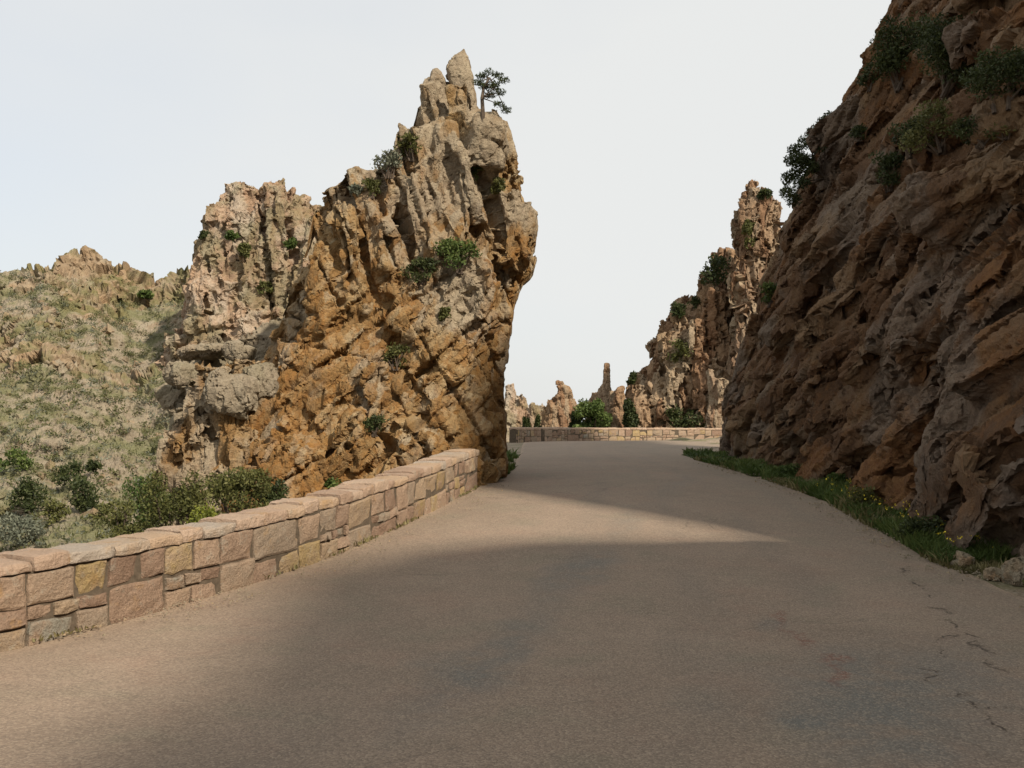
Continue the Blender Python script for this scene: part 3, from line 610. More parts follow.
# ------------------------------------------------------------------ rocks beside and beyond the pinnacle
vert = (-.05, .1, 1)
def out1(sz, amp): return [dict(size=(sz, sz*1.2, sz*1.9), long=vert, amp=amp, tilt=amp*1.3, rnd_=amp*.5, w=.14, crack=amp*1.1, cw=.05, warp=sz*.25, wl=sz*2.5, seed=31)]
def fine(sz, k=1.0, long=vert, deep=0.0): return ([dict(size=(sz*1.5, sz*2, sz*8), long=long, off=0, tilt=0, strength=0, crack=sz*deep, cw=.07, warp=sz*.6, wl=sz*9, seed=36, it=2)] if deep else [])+[dict(size=(sz*1.6, sz*2, sz*4), long=long, off=0, tilt=0, strength=0, crack=sz*.5*k, cw=.06, warp=sz*.5, wl=sz*6, seed=33, it=2),
                   dict(size=(sz, sz*1.2, sz*1.6), long=long, off=sz*.13*k, tilt=.24, strength=.55, crack=sz*.14*k, cw=.07, warp=sz*.3, wl=sz*4, seed=34, it=1),
                   dict(size=(sz*.45, sz*.5, sz*.7), long=long, off=sz*.05*k, tilt=.22, strength=.6, crack=sz*.04, cw=.08, warp=sz*.15, wl=sz*2, seed=35, it=1)]
def rocky(name, mat, rows, d, depth, sz, vox, label, cat, nb=60, seed=1, long=vert, expo=2.7, amp=.2, gold=0.0, gre=.3, more=(), group=None, deep=.35, bs=1.0, jw=.65):
    """a free-standing rock of jointed blocks; sz = size of its blocks in metres"""
    rows = [(y_, l_+(.22*sz*F/d if r_-l_ > .9*sz*F/d else 0), r_-(.22*sz*F/d if r_-l_ > .9*sz*F/d else 0)) for y_, l_, r_ in rows]
    main = spire_shell(rows, d, depth, out1(sz*2, amp*sz), max(vox*1.6, .05), expo)
    sh = [main]+list(more)
    if nb: 
        vb = poly_blocks(main, nb, long, ((sz*.18*bs, sz*.18*bs, sz*.25*bs), (sz*.55*bs, sz*.5*bs, sz*1.5*bs)), (-.2*sz, .4*sz), seed, lambda c, n: .15+(n[:, 1] < .3), .13, res=sz*.14, rough=sz*.03)
        sh.append((vb[0], tris(vb[1])))
    o, V = rock(name, sh, vox, fine(sz*.35, .7, long, deep), mat, gold=gold, gre=gre, sheets=[
        dict(normal=(1, .25, .12), spacing=sz*1.25, amp=.20*sz*jw, depth=.42*sz*jw, w=.05*sz+vox*.5, seed=seed+400, warp=.2*sz, wl=3*sz, it=6, broken=.2),
        dict(normal=(.8, -.5, .3), spacing=sz*.6, amp=.07*sz*jw, depth=.18*sz*jw, w=.03*sz+vox*.5, seed=seed+420, warp=.1*sz, wl=2*sz, it=3),
        dict(normal=(-.2, .15, 1), spacing=sz*1.6, amp=.12*sz*jw, depth=.25*sz*jw, w=.04*sz+vox*.5, seed=seed+440, warp=.2*sz, wl=3*sz, it=6, broken=.05)])
    tag(o, label, cat, group); return V
outV = rocky('jointed_outcrop', M['pinnacle'], [(396, 205, 252), (408, 182, 262), (425, 168, 268), (445, 164, 275), (470, 166, 280), (520, 160, 290), (580, 150, 300)], 19.2, [.3, .6, .8, .9, 1.0, 1.2, 1.4],
             .55, .030, 'cracked tan outcrop of stacked blocks at the left foot of the pinnacle, above the bushes', 'rock outcrop', 230, 3, (.1, .1, 1), gold=.45, gre=.35, deep=.6)
spurV = rocky('rocky_spur', M['outcrop'], [(322, 262, 300), (338, 236, 310), (352, 196, 320), (372, 182, 320), (400, 184, 320), (440, 186, 330), (520, 186, 330)], 23.5, [.3, .6, .9, 1.2, 1.4, 1.7, 2.2],
              .6, .042, 'greyish rocky spur climbing behind the outcrop to the shoulder of the pinnacle', 'rock spur', 110, 5, (.7, .1, .5), gold=.1, gre=.7)
for k, (px, py, d, r, tl, lab) in enumerate([(232, 394, 18.4, (.50, .45, .42), .1, 'large rounded grey boulder resting on top of the cracked outcrop'),
        (206, 352, 21.6, (.62, .5, .14), -.12, 'flat grey slab lying on the spur above the rounded boulder'),
        (240, 352, 21.4, (.30, .35, .20), .2, 'small pale block wedged beside the flat slab on the spur'),
        (184, 375, 20.6, (.42, .4, .24), .15, 'low grey boulder at the left edge of the spur under the flat slab'),
        (262, 382, 18.8, (.24, .3, .34), -.2, 'upright pale boulder between the rounded boulder and the pinnacle')]):
    sb = blob_shell(at(px, py, d), r, [dict(size=(.45, .5, .6), long=vert, amp=.04, tilt=.10, rnd_=.03, w=.15, crack=.03, cw=.05, warp=.1, seed=60+k)], 40, k*1.3, 3.2, tl)
    o, _ = rock('boulder', [sb], .028, fine(.14), M['outcrop'], gre=.85); tag(o, lab, 'boulder')

# ------------------------------------------------------------------ mountainside across the valley, with its crag
def build_hill():
    na, nv = 560, 430
    a = np.linspace(-330, 470, na); u = np.linspace(0, 1, nv)
    S = np.interp(a, [-330, -200, -100, -40, 0, 25, 58, 72, 92, 104, 122, 130, 150, 172, 185, 196, 260, 330, 380, 430, 470], [300, 262, 280, 268, 272, 268, 262, 253, 251, 259, 261, 270, 277, 266, 262, 270, 285, 320, 390, 470, 600])
    fr = u/.9; y = 640+(S[:, None]-640)*np.minimum(fr, 1)[None]
    d = 40+92*np.minimum(fr, 1)**1.25+np.maximum(fr-1, 0)*700
    d = np.broadcast_to(d[None], y.shape).copy()
    q = np.stack([np.broadcast_to(a[:, None]/55, y.shape), y/55, 0*y], -1).reshape(-1, 3)
    d += (6*fbm(q*.8, 4, 91)).reshape(y.shape)*np.clip(u*5, 0, 1)[None]
    # an old terrace line across the slope, and the gully left of the crag
    ty = 378-.03*(a-60)+5*np.sin(a/40); d += (9*smooth(8, -8, y-ty[:, None])*smooth(40, 75, a)[:, None]*smooth(260, 200, a)[:, None])
    P = at(a[:, None], y, d)
    P[..., 2] -= np.maximum(fr-1, 0)[None]*400*.35
    N = normals(P); N = N*np.where(N[..., 1:2] > 0, -1, 1); N = N*.6+np.array([0, -.5, .3])
    crag = smooth(-.05, .35, fbm(P.reshape(-1, 3)/np.array([20, 20, 13]), 4, 95)+.40*smooth(380, 290, y).ravel()+.04)
    lay = [dict(size=(5, 6, 9), long=(-.2, 0, 1), amp=.5, tilt=.6, rnd_=.4, w=.25, crack=.5, cw=.06, warp=1.5, wl=8, seed=92, mask=.15+crack_mask(crag)),
           dict(size=(1.9, 2.2, 3.2), long=(-.1, 0, 1), amp=.22, tilt=.30, rnd_=.2, w=.25, crack=.25, cw=.08, warp=.6, wl=4, seed=93, mask=.15+crack_mask(crag)),
           dict(size=(.75, .8, 1.1), long=(.2, 0, 1), amp=.08, tilt=.14, rnd_=.07, w=.3, warp=.2, wl=2, seed=94)]
    V, R = rockify(P, N, lay); Q = grid_faces(na, nv, False); n0 = len(V); ck = np.clip(crag*1.3+.08, 0, 1)
    V = joints(V, Q, (1, .3, .25), 3.6, amp=.55, depth=.9, w=.32, seed=301, warp=1.2, wl=7, it=6, mask=ck, broken=.2)
    V = joints(V, Q, (-.25, .3, 1), 3.0, amp=.45, depth=.6, w=.30, seed=302, warp=1.0, wl=7, it=6, mask=ck, broken=.1)
    V = joints(V, Q, (.9, -.4, .5), 1.5, amp=.12, depth=.25, w=.2, seed=303, warp=.5, wl=4, it=3, mask=ck)
    V, r_ = facet(V, Q, (1.0, 1.1, 1.5), off=.16, tilt=.35, strength=.6, crack=.12, cw=.08, warp=.4, wl=3, seed=304, it=2, mask=.25+.75*ck); R[1] = r_
    cm = lambda c, n: np.clip(np.interp(fbm(c/np.array([22, 22, 14]), 4, 95), [-.3, .5], [.12, 1.0]), 0, 1)*(c[:, 1] < 150)/np.clip(c[:, 1]/60, .6, 9)
    sh = (V, tris(Q))
    ctr = lambda c, g: (g.normal(-.1, .5), g.normal(0, .4), 1)
    hb = poly_blocks(sh, 2600, ctr, ((.10, .10, .11), (.42, .38, .55)), (-.2, .16), 98, cm, .4, res=.16, rough=.07, tiltj=.5, power=2.2, cuts=(5, 9))
    V, Q, K = join((V, Q, {'blk': R[1], 'blk2': R[0]}), hb)
    cragA = np.concatenate([crag, np.full(len(V)-n0, .8)])
    o = mesh('mountainside', V, Q, M['hill'], attrs={**K, 'gold': cragA*.7, 'gre': .6-cragA*.5})
    tag(o, 'steep scrubby rocky mountainside across the valley on the left', 'mountain', kind='structure'); return V[:n0], crag
def crack_mask(c): return c*.95
hillV, hillC = build_hill()
cragV = rocky('mountain_crag', M['crag'], [(206, 226, 288), (208, 222, 296), (211, 219, 308), (214, 215, 320), (218, 211, 325), (240, 200, 328), (262, 192, 330), (285, 189, 332), (310, 186, 334), (345, 180, 338), (400, 165, 345), (470, 150, 350)], 115,
              [1, 2, 2.6, 3.4, 4, 5, 6, 6.5, 7, 8, 10, 12], 2.6, .17, 'big pinkish crag with a squared-off top standing on the mountain left of the pinnacle', 'crag', 330, 8, (-.05, .1, 1), amp=.22, gold=.35, gre=.2, jw=.95, more=[spire_shell([(189.5, 238, 266), (191, 236, 268), (204, 234, 269), (260, 226, 280)], 114.5, [1.6, 1.8, 1.9, 2.6], [], .18, 5)])

# ------------------------------------------------------------------ rocks beyond the bend
farV = rocky('columned_cliff', M['far_cliff'], [(268, 724, 740), (290, 711, 770), (306, 701, 780), (318, 688, 790), (330, 672, 800), (346, 655, 800), (360, 646, 800), (374, 639, 800), (390, 634, 800), (408, 631, 800), (432, 629, 800), (470, 626, 800)], 84,
             [1, 1.8, 2.2, 2.6, 3, 3.4, 3.7, 4, 4.2, 4.4, 4.6, 4.8], 2.0, .13, 'dark cliff of upright rock columns beyond the road bend, beside the roadside cliff', 'cliff', 190, 11, (.04, .05, 1), amp=.35, deep=1.3, gold=.1, gre=.1, bs=1.15)
towV = rocky('rock_tower', M['far_cliff'], [(188, 748, 764), (194, 741, 771), (204, 734, 776), (216, 731, 779), (240, 730, 782), (270, 731, 784), (300, 729, 786), (340, 726, 790), (400, 722, 796), (440, 718, 800)], 79,
             [.5, .9, 1.2, 1.5, 1.7, 1.9, 2, 2.2, 2.4, 2.6], 1.5, .11, 'tall pale-edged rock tower topping the columned cliff, next to the roadside cliff', 'rock tower', 90, 13, (.03, .05, 1), amp=.4, deep=1.6, gre=.35, bs=1.1)
rocky('rock_pillar', M['far_cliff'], [(378, 709, 722), (384, 706, 726), (398, 707, 727), (412, 704, 728), (426, 703, 730), (450, 702, 732)], 72, [.3, .5, .6, .7, .8, .9], .9, .07,
      'blocky pale rock pillar behind the sunlit end of the far wall', 'rock pillar', 30, 14, gre=.5, gold=.2)
rocky('rock_finger', M['far_cliff'], [(363, 604, 610), (366, 602, 612), (376, 603, 612.5), (384, 602, 613), (388, 598, 613), (394, 593, 614), (402, 587, 616), (430, 582, 620), (450, 578, 624)], 88, [.15, .28, .34, .36, .4, .6, .9, 1.2, 1.4], .6, .055,
      'slender pale finger of rock with a rounded knob, rising above the far wall', 'rock spire', 20, 15, gre=.4, amp=.12)
rocky('rock_stub', M['far_cliff'], [(393, 616, 623), (397, 612, 627), (408, 610, 630), (430, 609, 632), (450, 607, 633)], 80, [.25, .45, .6, .7, .8], .7, .055, 'short tan stub of rock right of the round green tree behind the far wall', 'rock', 16, 16, gre=.2, gold=.3, amp=.2)
rocky('jagged_rock', M['far_cliff'], [(388, 560, 565), (393, 556, 570), (400, 551, 575), (408, 546, 577), (418, 543, 578), (432, 541, 580), (450, 538, 582)], 86, [.3, .6, .9, 1.1, 1.3, 1.5, 1.6], .9, .07, 'pointed golden rock behind the far wall, left of the round green tree', 'rock', 36, 17, gre=.15, gold=.4, amp=.25)
rocky('low_ridge', M['crag'], [(392, 506, 511), (397, 503, 514), (404, 500, 520), (410, 496, 535), (414, 490, 560), (420, 480, 575), (440, 470, 585), (470, 460, 590)], 118, [.4, .7, 1, 1.4, 1.8, 2.2, 2.6, 3], 1.4, .10, 'low pale ridge with a small horn at its left end, farthest off beyond the bend', 'ridge', 60, 18, gre=.3, gold=.3, amp=.2)

# ------------------------------------------------------------------ dry-stone walls
def build_wall(line, name, label, H=.67, cop=.115, thick=.46, seed=5, k=7, big=1.0, side=1):
    """line: plan points of the face towards the road; stones are laid in bays of uneven courses with a coping on top"""
    g = np.random.default_rng(seed); line = np.array(line, float)
    s = np.concatenate([[0], np.cumsum(np.linalg.norm(np.diff(line, axis=0), axis=1))]); Lt = s[-1]
    ss = np.linspace(0, Lt, 400); px = np.interp(ss, s, line[:, 0]); py = np.interp(ss, s, line[:, 1]); ker = np.hanning(33); ker /= ker.sum()
    px = np.convolve(np.pad(px, 16, mode='reflect', reflect_type='odd'), ker, mode='valid'); py = np.convolve(np.pad(py, 16, mode='reflect', reflect_type='odd'), ker, mode='valid')
    tx, ty = np.gradient(px), np.gradient(py); ln = np.hypot(tx, ty); nx, ny = side*ty/ln, -side*tx/ln
    zb = hroad(py)
    def W(S, Hh, O):
        S = np.asarray(S, float); f = lambda A: np.interp(S, ss, A)
        return np.stack([f(px)+f(nx)*O, f(py)+f(ny)*O, f(zb)+Hh], -1)
    root = empty(name, tuple(W(Lt/2, 0, 0)), label, 'wall')
    VV, QQ, B1, B2 = [], [], [], []; n = 0
    t = np.array([-1, -.965, -.84, -.45, 0, .45, .84, .965, 1]) if k > 5 else np.array([-1, -.94, 0, .94, 1]); k = len(t); A, Bm = np.meshgrid(t, t, indexing='ij')
    def stone(c4, dep, prot):
        """c4: corners (s,h) bl, br, tr, tl; a rough-faced stone whose arrises are rounded"""
        nonlocal n
        a = (A+1)/2; b = (Bm+1)/2
        S = (1-a)*(1-b)*c4[0][0]+a*(1-b)*c4[1][0]+a*b*c4[2][0]+(1-a)*b*c4[3][0]; Hh = (1-a)*(1-b)*c4[0][1]+a*(1-b)*c4[1][1]+a*b*c4[2][1]+(1-a)*b*c4[3][1]
        e = np.maximum(abs(A), abs(Bm)); tl = g.normal(0, .010, 2)
        O = prot+tl[0]*A+tl[1]*Bm-.014*smooth(.8, .985, e)+.010*np.clip(1-e, 0, 1)
        O = np.where(e > .999, -dep, O)                    # the outermost ring runs back into the wall
        inset = np.where(e > .999, 1, 1); VV.append(W(S*inset, Hh, O).reshape(-1, 3)); QQ.append(grid_faces(k, k, False)+n); n += k*k
        B1.append(np.full(k*k, g.random())); B2.append(np.full(k*k, g.random()))
    body = H-cop; j = .0065; x = 0
    while x < Lt-.05:
        bw = min(g.uniform(.55, 1.25)*big, Lt-x)
        if Lt-x-bw < .3: bw = Lt-x
        pat = g.choice(4, p=[.45, .25, .2, .1]); hs = ([.5, .5], [.36, .2, .44], [.33, .33, .34], [.62, .38])[pat]; hs = np.array(hs)+g.normal(0, .035, len(hs)); hs = hs/hs.sum()*(body+.09)
        h0 = -.09
        for hc in hs:
            m = max(1, int(round(bw/(hc*g.uniform(1.0, 1.9))))); cut = np.sort(np.concatenate([[0, bw], (np.arange(1, m)/m+g.normal(0, .09/m*1.6, m-1))*bw])) if m > 1 else np.array([0, bw])
            for i in range(m):
                a0, a1 = x+cut[i], x+cut[i+1]
                if a1-a0 < .03: continue
                jj = lambda: g.normal(0, .009)
                if g.random() < .12 and hc > .16:           # a stone replaced by two thin ones
                    hm = h0+hc*g.uniform(.35, .65); q = [(h0, hm), (hm, h0+hc)]
                else: q = [(h0, h0+hc)]
                for lo_, hi_ in q:
                    stone([(a0+j+jj(), lo_+j+jj()), (a1-j+jj(), lo_+j+jj()), (a1-j+jj(), hi_-j+jj()), (a0+j+jj(), hi_-j+jj())], .09, g.uniform(-.004, .028))
            h0 += hc
        x += bw
    V = np.concatenate(VV); V = V+np.stack([fbm(V*11+7*q, 4, 70+q) for q in range(3)], 1)*.014
    child(mesh('masonry', V, np.concatenate(QQ), M['stone'], attrs={'blk': np.concatenate(B1), 'blk2': np.concatenate(B2)}), root)
    # coping stones
    VV, QQ, B1, B2 = [], [], [], []; n = 0; x = 0
    while x < Lt-.02:
        cw_ = min(g.uniform(.30, .68)*big, Lt-x)
        if Lt-x-cw_ < .2: cw_ = Lt-x
        ch = cop+g.normal(0, .012); f0 = .014+g.uniform(-.01, .018); b0 = -thick-g.uniform(0, .03); base = H-cop+.004; r = .016
        prof = [(f0-.05, base), (f0-.005, base+.004), (f0, base+r), (f0+.004, base+ch*.55), (f0-.004, base+ch-r), (f0-r*.8, base+ch-.004), (f0-.10, base+ch+.004), ((f0+b0)/2, base+ch+g.uniform(-.004, .014)), (b0+.10, base+ch), (b0+r, base+ch-.008), (b0, base+ch-r), (b0, base+.01), (b0+.05, base)]
        mm = 9; q = np.linspace(-1, 1, mm); rows_ = []
        for qq in q:
            sh = 1-.05*smooth(.85, 1, abs(qq))
            row = [(x+cw_/2+qq*(cw_/2-.006), (o-(f0+b0)/2)*sh+(f0+b0)/2, base+(h_-base)*(1-.06*smooth(.85, 1, abs(qq)))) for o, h_ in prof]
            rows_.append(row)
        mid = [(f0+b0)/2, base+ch*.5]
        rows_ = [[(x+.006, mid[0], mid[1])]*len(prof)]+rows_+[[(x+cw_-.006, mid[0], mid[1])]*len(prof)]
        R_ = np.array(rows_); skew = g.normal(0, .02); R_[..., 0] += (R_[..., 1]+.2)*skew
        VV.append(W(R_[..., 0], R_[..., 2], R_[..., 1]).reshape(-1, 3)); QQ.append(grid_faces(R_.shape[0], R_.shape[1], False)+n); n += R_.shape[0]*R_.shape[1]
        B1.append(np.full(R_.shape[0]*R_.shape[1], g.random())); B2.append(np.full(R_.shape[0]*R_.shape[1], g.random())); x += cw_
    V = np.concatenate(VV); V = V+np.stack([fbm(V*9+5*q, 4, 80+q) for q in range(3)], 1)*.014
    child(mesh('coping', V, np.concatenate(QQ), M['coping'], attrs={'blk': np.concatenate(B1), 'blk2': np.concatenate(B2)}), root)
    m = 120; sc = np.linspace(.012, Lt-.012, m); prof = [(-.012, -.25), (-.012, H-cop+.03), (-thick+.03, H-cop+.03), (-thick, -.9), (-.012, -.9)]
    V = np.stack([W(sc, h_, o) for o, h_ in prof], 1).reshape(-1, 3); Q = grid_faces(m, len(prof), False)
    e0 = np.array([[0, 1, 2, 3], [(m-1)*5, (m-1)*5+1, (m-1)*5+2, (m-1)*5+3]])
    child(mesh('mortar', V, np.concatenate([Q, e0]), M['mortar']), root)
    return root
build_wall(wall_line, 'stone_wall', 'long low pinkish stone wall with flat coping along the left edge of the road, ending at the pinnacle', big=.70)
build_wall([(.3, 49.5), (.55, 51.5), (1.55, 53.3)], 'stone_wall', 'short shaded piece of far stone wall just right of the foot of the pinnacle', H=.72, seed=21, k=5)
build_wall([(1.75, 53.9), (3.2, 56.2), (5.4, 58.1), (8.0, 59.4)], 'stone_wall', 'far stone wall in shade across the bend of the road', H=.74, seed=22, k=5)
build_wall([(8.01, 59.41), (10.5, 60.2), (14, 60.9), (20, 61.4)], 'stone_wall', 'sunlit end of the far stone wall running behind the roadside cliff', H=.74, seed=23, k=5)

# ------------------------------------------------------------------ plants
def leaves(centres, radii, n, size, seed, flat=.0, aspect=.45):
    """n leaf-sized faces spread through clumps; the second value is a shade per leaf"""
    g = np.random.default_rng(seed); centres = np.array(centres, float); radii = np.array(radii, float)
    if radii.ndim == 1: radii = np.repeat(radii[:, None], 3, 1)
    w = radii.prod(1)**.7; i = g.choice(len(centres), n, p=w/w.sum())
    v = g.normal(size=(n, 3)); v /= np.linalg.norm(v, axis=1, keepdims=True); r = g.random(n)**.45
    p = centres[i]+v*radii[i]*r[:, None]
    a = v*.6+g.normal(size=(n, 3))*.8+np.array([0, 0, .3]); a /= np.linalg.norm(a, axis=1, keepdims=True)
    b = np.cross(a, g.normal(size=(n, 3))); b /= np.linalg.norm(b, axis=1, keepdims=True)+1e-9
    L = size*g.uniform(.6, 1.3, n)[:, None]; a = a*L; b = b*L*aspect
    V = np.stack([p-a*.5, p+b*.5, p+a*.5, p-b*.5], 1).reshape(-1, 3); Q = np.arange(4*n).reshape(n, 4)
    sh = np.clip(g.random(len(centres))[i]*.5+g.random(n)*.5, 0, 1)
    return V, Q, np.repeat(sh, 4)
def sticks(segs, sides=5):
    """tapered branches: (p0, p1, r0, r1)"""
    VV, QQ = [], []; n = 0
    for p0, p1, r0, r1 in segs:
        p0, p1 = np.array(p0, float), np.array(p1, float); w = p1-p0; w /= np.linalg.norm(w)+1e-9; u = np.cross(w, [.3, .9, .2]); u /= np.linalg.norm(u); v = np.cross(w, u)
        th = np.linspace(0, 2*math.pi, sides, endpoint=False); ring = np.cos(th)[:, None]*u+np.sin(th)[:, None]*v
        VV.append(np.stack([p0+ring*r0, p1+ring*r1], 1).reshape(-1, 3)); QQ.append(grid_faces(sides, 2, True)+n); n += sides*2
    return np.concatenate(VV), np.concatenate(QQ)
def shrub(base, w, h, mat, label, seed, cat='shrub', name='shrub', leaf=None, n=None, group=None, dens=1.0, lean=(0, 0), depth=.8, stems=True, sparse=1.0):
    g = np.random.default_rng(seed); base = np.array(base, float); root = empty(name, tuple(base), label, cat, group)
    d = base[1]; leaf = leaf or max(.026, .0026*d); m = int(g.integers(15, 23)*dens); cs, rs = [], []
    for k in range(m):
        t = g.random()**.7; ang = g.uniform(0, 6.28); rr = g.random()**.5*(1-.55*max(t-.45, 0))*.42
        c = base+np.array([math.cos(ang)*rr*w+lean[0]*t*h, math.sin(ang)*rr*w*depth+lean[1]*t*h, h*(.12+.74*t)]); cs.append(c); q = g.uniform(.14, .25)*sparse; rs.append((w*q, w*q*depth, h*q*1.0))
    n = n or int(np.clip(6.0*w*h/(leaf*leaf)*dens, 500, 12000))
    V, Q, sh = leaves(cs, rs, n, leaf*1.5, seed); child(mesh('foliage', V, Q, mat, attrs={'rnd': sh}), root)
    if stems:
        sv, sq = sticks([(base+np.array([g.normal(0, .05*w), g.normal(0, .05*w), -.12*h]), c, .022*w+.006, .006) for c in cs[:8]]); child(mesh('stem', sv, sq, M['bark']), root)
    return root
def on(V, px, py, r=5): return pick(V, px, py, r)
def px_shrub(V, px, py, wpx, hpx, mat, label, seed, **kw):
    b = on(V, px, py); d = b[1]; b = b+np.array([0, .02*wpx*d/F, -.05*hpx*d/F]); return shrub(b, wpx*d/F, hpx*d/F, M[mat], label, seed, **kw)

# on the pinnacle
px_shrub(pinV, 425, 276, 44, 24, 'leaf_dark', 'dark green shrub at the lower left end of the ledge halfway up the pinnacle', 1)
px_shrub(pinV, 458, 268, 50, 34, 'leaf_green', 'bushy green shrub at the upper right end of the ledge halfway up the pinnacle', 2)
px_shrub(pinV, 412, 160, 30, 26, 'leaf_olive', 'olive shrub on the left shoulder of the pinnacle just under the twin tips', 3)
px_shrub(pinV, 392, 178, 34, 26, 'leaf_grey', 'grey-green shrub midway down the left shoulder of the pinnacle', 4)
px_shrub(pinV, 374, 192, 22, 18, 'leaf_olive', 'small olive shrub low on the left shoulder of the pinnacle', 5)
px_shrub(pinV, 352, 194, 16, 14, 'leaf_grey', 'tiny grey tuft on the left knob of the pinnacle', 6, stems=False)
px_shrub(pinV, 479, 180, 20, 24, 'leaf_green', 'small green tuft in the cleft high on the right half of the pinnacle', 7, stems=False)
px_shrub(pinV, 502, 192, 18, 18, 'leaf_olive', 'small olive tuft near the right edge of the pinnacle above the overhang', 8, stems=False)
px_shrub(pinV, 396, 362, 28, 24, 'leaf_olive', 'olive shrub in the crevice on the middle of the pinnacle face', 9)
px_shrub(pinV, 378, 432, 30, 20, 'leaf_dark', 'low dark shrub on the lower pinnacle face above the wall', 10)
px_shrub(pinV, 336, 496, 26, 22, 'leaf_green', 'green tuft at the foot of the pinnacle behind the middle of the wall', 11)
px_shrub(pinV, 443, 318, 14, 14, 'leaf_olive', 'tiny olive tuft beside the pale slab of the pinnacle', 12, stems=False)
# the wind-bent pine by its tip
b = on(pinV, 483, 112); root = empty('pine_tree', tuple(b), 'small wind-bent pine leaning out right of the pinnacle tip', 'tree'); dd = b[1]
P2 = lambda px, py, o=0: at(px, py, dd+o)
tp = [b-np.array([0, 0, .15]), P2(482, 98, .05), P2(484, 86, .1), P2(490, 78, .1)]
seg = [(tp[i], tp[i+1], .045-.01*i, .035-.01*i) for i in range(3)]; ends = [(489, 72, .1), (498, 75, -.1), (482, 76, .2), (504, 80, .1), (495, 84, -.2), (484, 86, .1), (500, 92, .0), (490, 95, .2), (506, 110, .1), (499, 104, 0), (493, 88, .3), (478, 82, .1)]
cs = [P2(*e) for e in ends]; seg += [(tp[1+(i % 3)], c, .014, .005) for i, c in enumerate(cs)]
sv, sq = sticks(seg); child(mesh('trunk', sv, sq, M['bark']), root)
V, Q, sh = leaves(cs, [(.12, .12, .065)]*len(cs), 1500, .07, 41, aspect=.25); child(mesh('crown', V, Q, M['leaf_dark'], attrs={'rnd': sh}), root)

# behind the roadside wall
def gz(x, y): return hroad(y)-np.clip((np.interp(y, Ledge[:14, 1], Ledge[:14, 0])-.55-x-np.clip((y-14)/5, 0, 1)*3.5)*.75, 0, 9)
for k, (px, d, w, h, mat, lab) in enumerate([(172, 13.2, 1.0, .95, 'leaf_olive', 'broad olive bush behind the wall at the foot of the cracked outcrop'),
        (236, 14.2, 1.15, 1.0, 'leaf_olive', 'wide olive-brown bush behind the wall, left of the pinnacle foot'),
        (150, 14.4, .8, .95, 'leaf_green', 'green bush behind the wall at the left corner of the cracked outcrop'),
        (122, 13.0, .55, .55, 'leaf_olive', 'small thin bush behind the wall left of the broad olive bush'),
        (205, 12.6, .40, .42, 'leaf_yellow', 'yellow-green spurge plant behind the wall between two olive bushes'),
        (270, 14.6, .7, .75, 'leaf_dark', 'dark bush behind the wall touching the lower left of the pinnacle')]):
    x = (px-CX)*d/F; z = gz(x, d); top = EYE+(HY-{172: 470, 236: 468, 150: 476, 122: 500, 205: 503, 270: 478}[px])*d/F
    shrub((x, d, top-h), w, h, M[mat], lab, 60+k)
    
# dark shrubs on the mountainside
for k, (px, py, w, h, mat, lab) in enumerate([(28, 512, 40, 42, 'leaf_dark', 'dark round shrub on the lower mountainside at the left edge of the view'),
        (80, 508, 40, 36, 'leaf_dark', 'larger shrub of the close dark pair on the lower mountainside'),
        (72, 482, 34, 26, 'leaf_dark', 'dark shrub just above the larger shrub of the close pair on the mountainside'),
        (56, 520, 30, 26, 'leaf_olive', 'olive shrub between the dark round shrub and the close pair on the mountainside'),
        (12, 470, 34, 26, 'leaf_green', 'green shrub at the left edge above the dark round shrub'),
        (96, 470, 18, 14, 'leaf_dark', 'small dark shrub up the slope from the close pair on the mountainside'),
        (18, 545, 54, 34, 'leaf_grey', 'pale grey-green bush low on the mountainside just over the near end of the wall'),
        (104, 520, 26, 22, 'leaf_olive', 'small olive shrub on the mountainside over the wall, right of the close pair'),
        (196, 338, 16, 16, 'leaf_dark', 'small dark shrub at the lower left foot of the pinkish crag'), (216, 334, 14, 12, 'leaf_dark', 'small dark shrub under the middle of the pinkish crag'),
        (142, 300, 16, 10, 'leaf_green', 'green patch of shrub on the saddle left of the pinkish crag')]):
    px_shrub(hillV, px, py, w, h, mat, lab, 80+k, stems=False)
for k, (px, py, w, h, mat, lab) in enumerate([(228, 240, 13, 11, 'leaf_green', 'green tuft on the upper left of the pinkish crag'), (240, 256, 14, 14, 'leaf_olive', 'olive tuft in the middle of the pinkish crag'),
        (292, 246, 12, 12, 'leaf_green', 'green tuft on the right shoulder of the pinkish crag'), (268, 290, 18, 12, 'leaf_olive', 'olive tuft low on the face of the pinkish crag'), (206, 236, 9, 9, 'leaf_dark', 'dark tuft on the left rim of the pinkish crag')]):
    px_shrub(cragV, px, py, w, h, mat, lab, 100+k, stems=False)
# scattered scrub over the mountainside: nobody could count it
g = np.random.default_rng(5); X_, Y_, D_ = project(hillV); ok = np.where((Y_ > 270) & (Y_ < 600) & (X_ > -60) & (X_ < 420) & (D_ < 150) & (hillC < .75))[0]
idx = g.choice(ok, 2400); r = g.uniform(.2, .8, 2400)*np.clip(D_[idx]/90, .5, 1.2)
V, Q, sh = leaves(hillV[idx]+np.stack([0*r, -.1*r, .35*r], 1), np.stack([r, r, r*.6], 1), 60000, .24, 6)
tag(mesh('mountain_scrub', V, Q, M['leaf_scrub'], attrs={'rnd': np.clip(sh*.8+.3, 0, 1)}), 'low olive scrub scattered over the mountainside', 'scrub', kind='stuff')
idx = g.choice(ok, 1300); r = g.uniform(.2, .6, 1300)*np.clip(D_[idx]/90, .5, 1.2)
V, Q, sh = leaves(hillV[idx]+np.stack([0*r, -.1*r, .3*r], 1), np.stack([r, r, r*.6], 1), 26000, .22, 7)
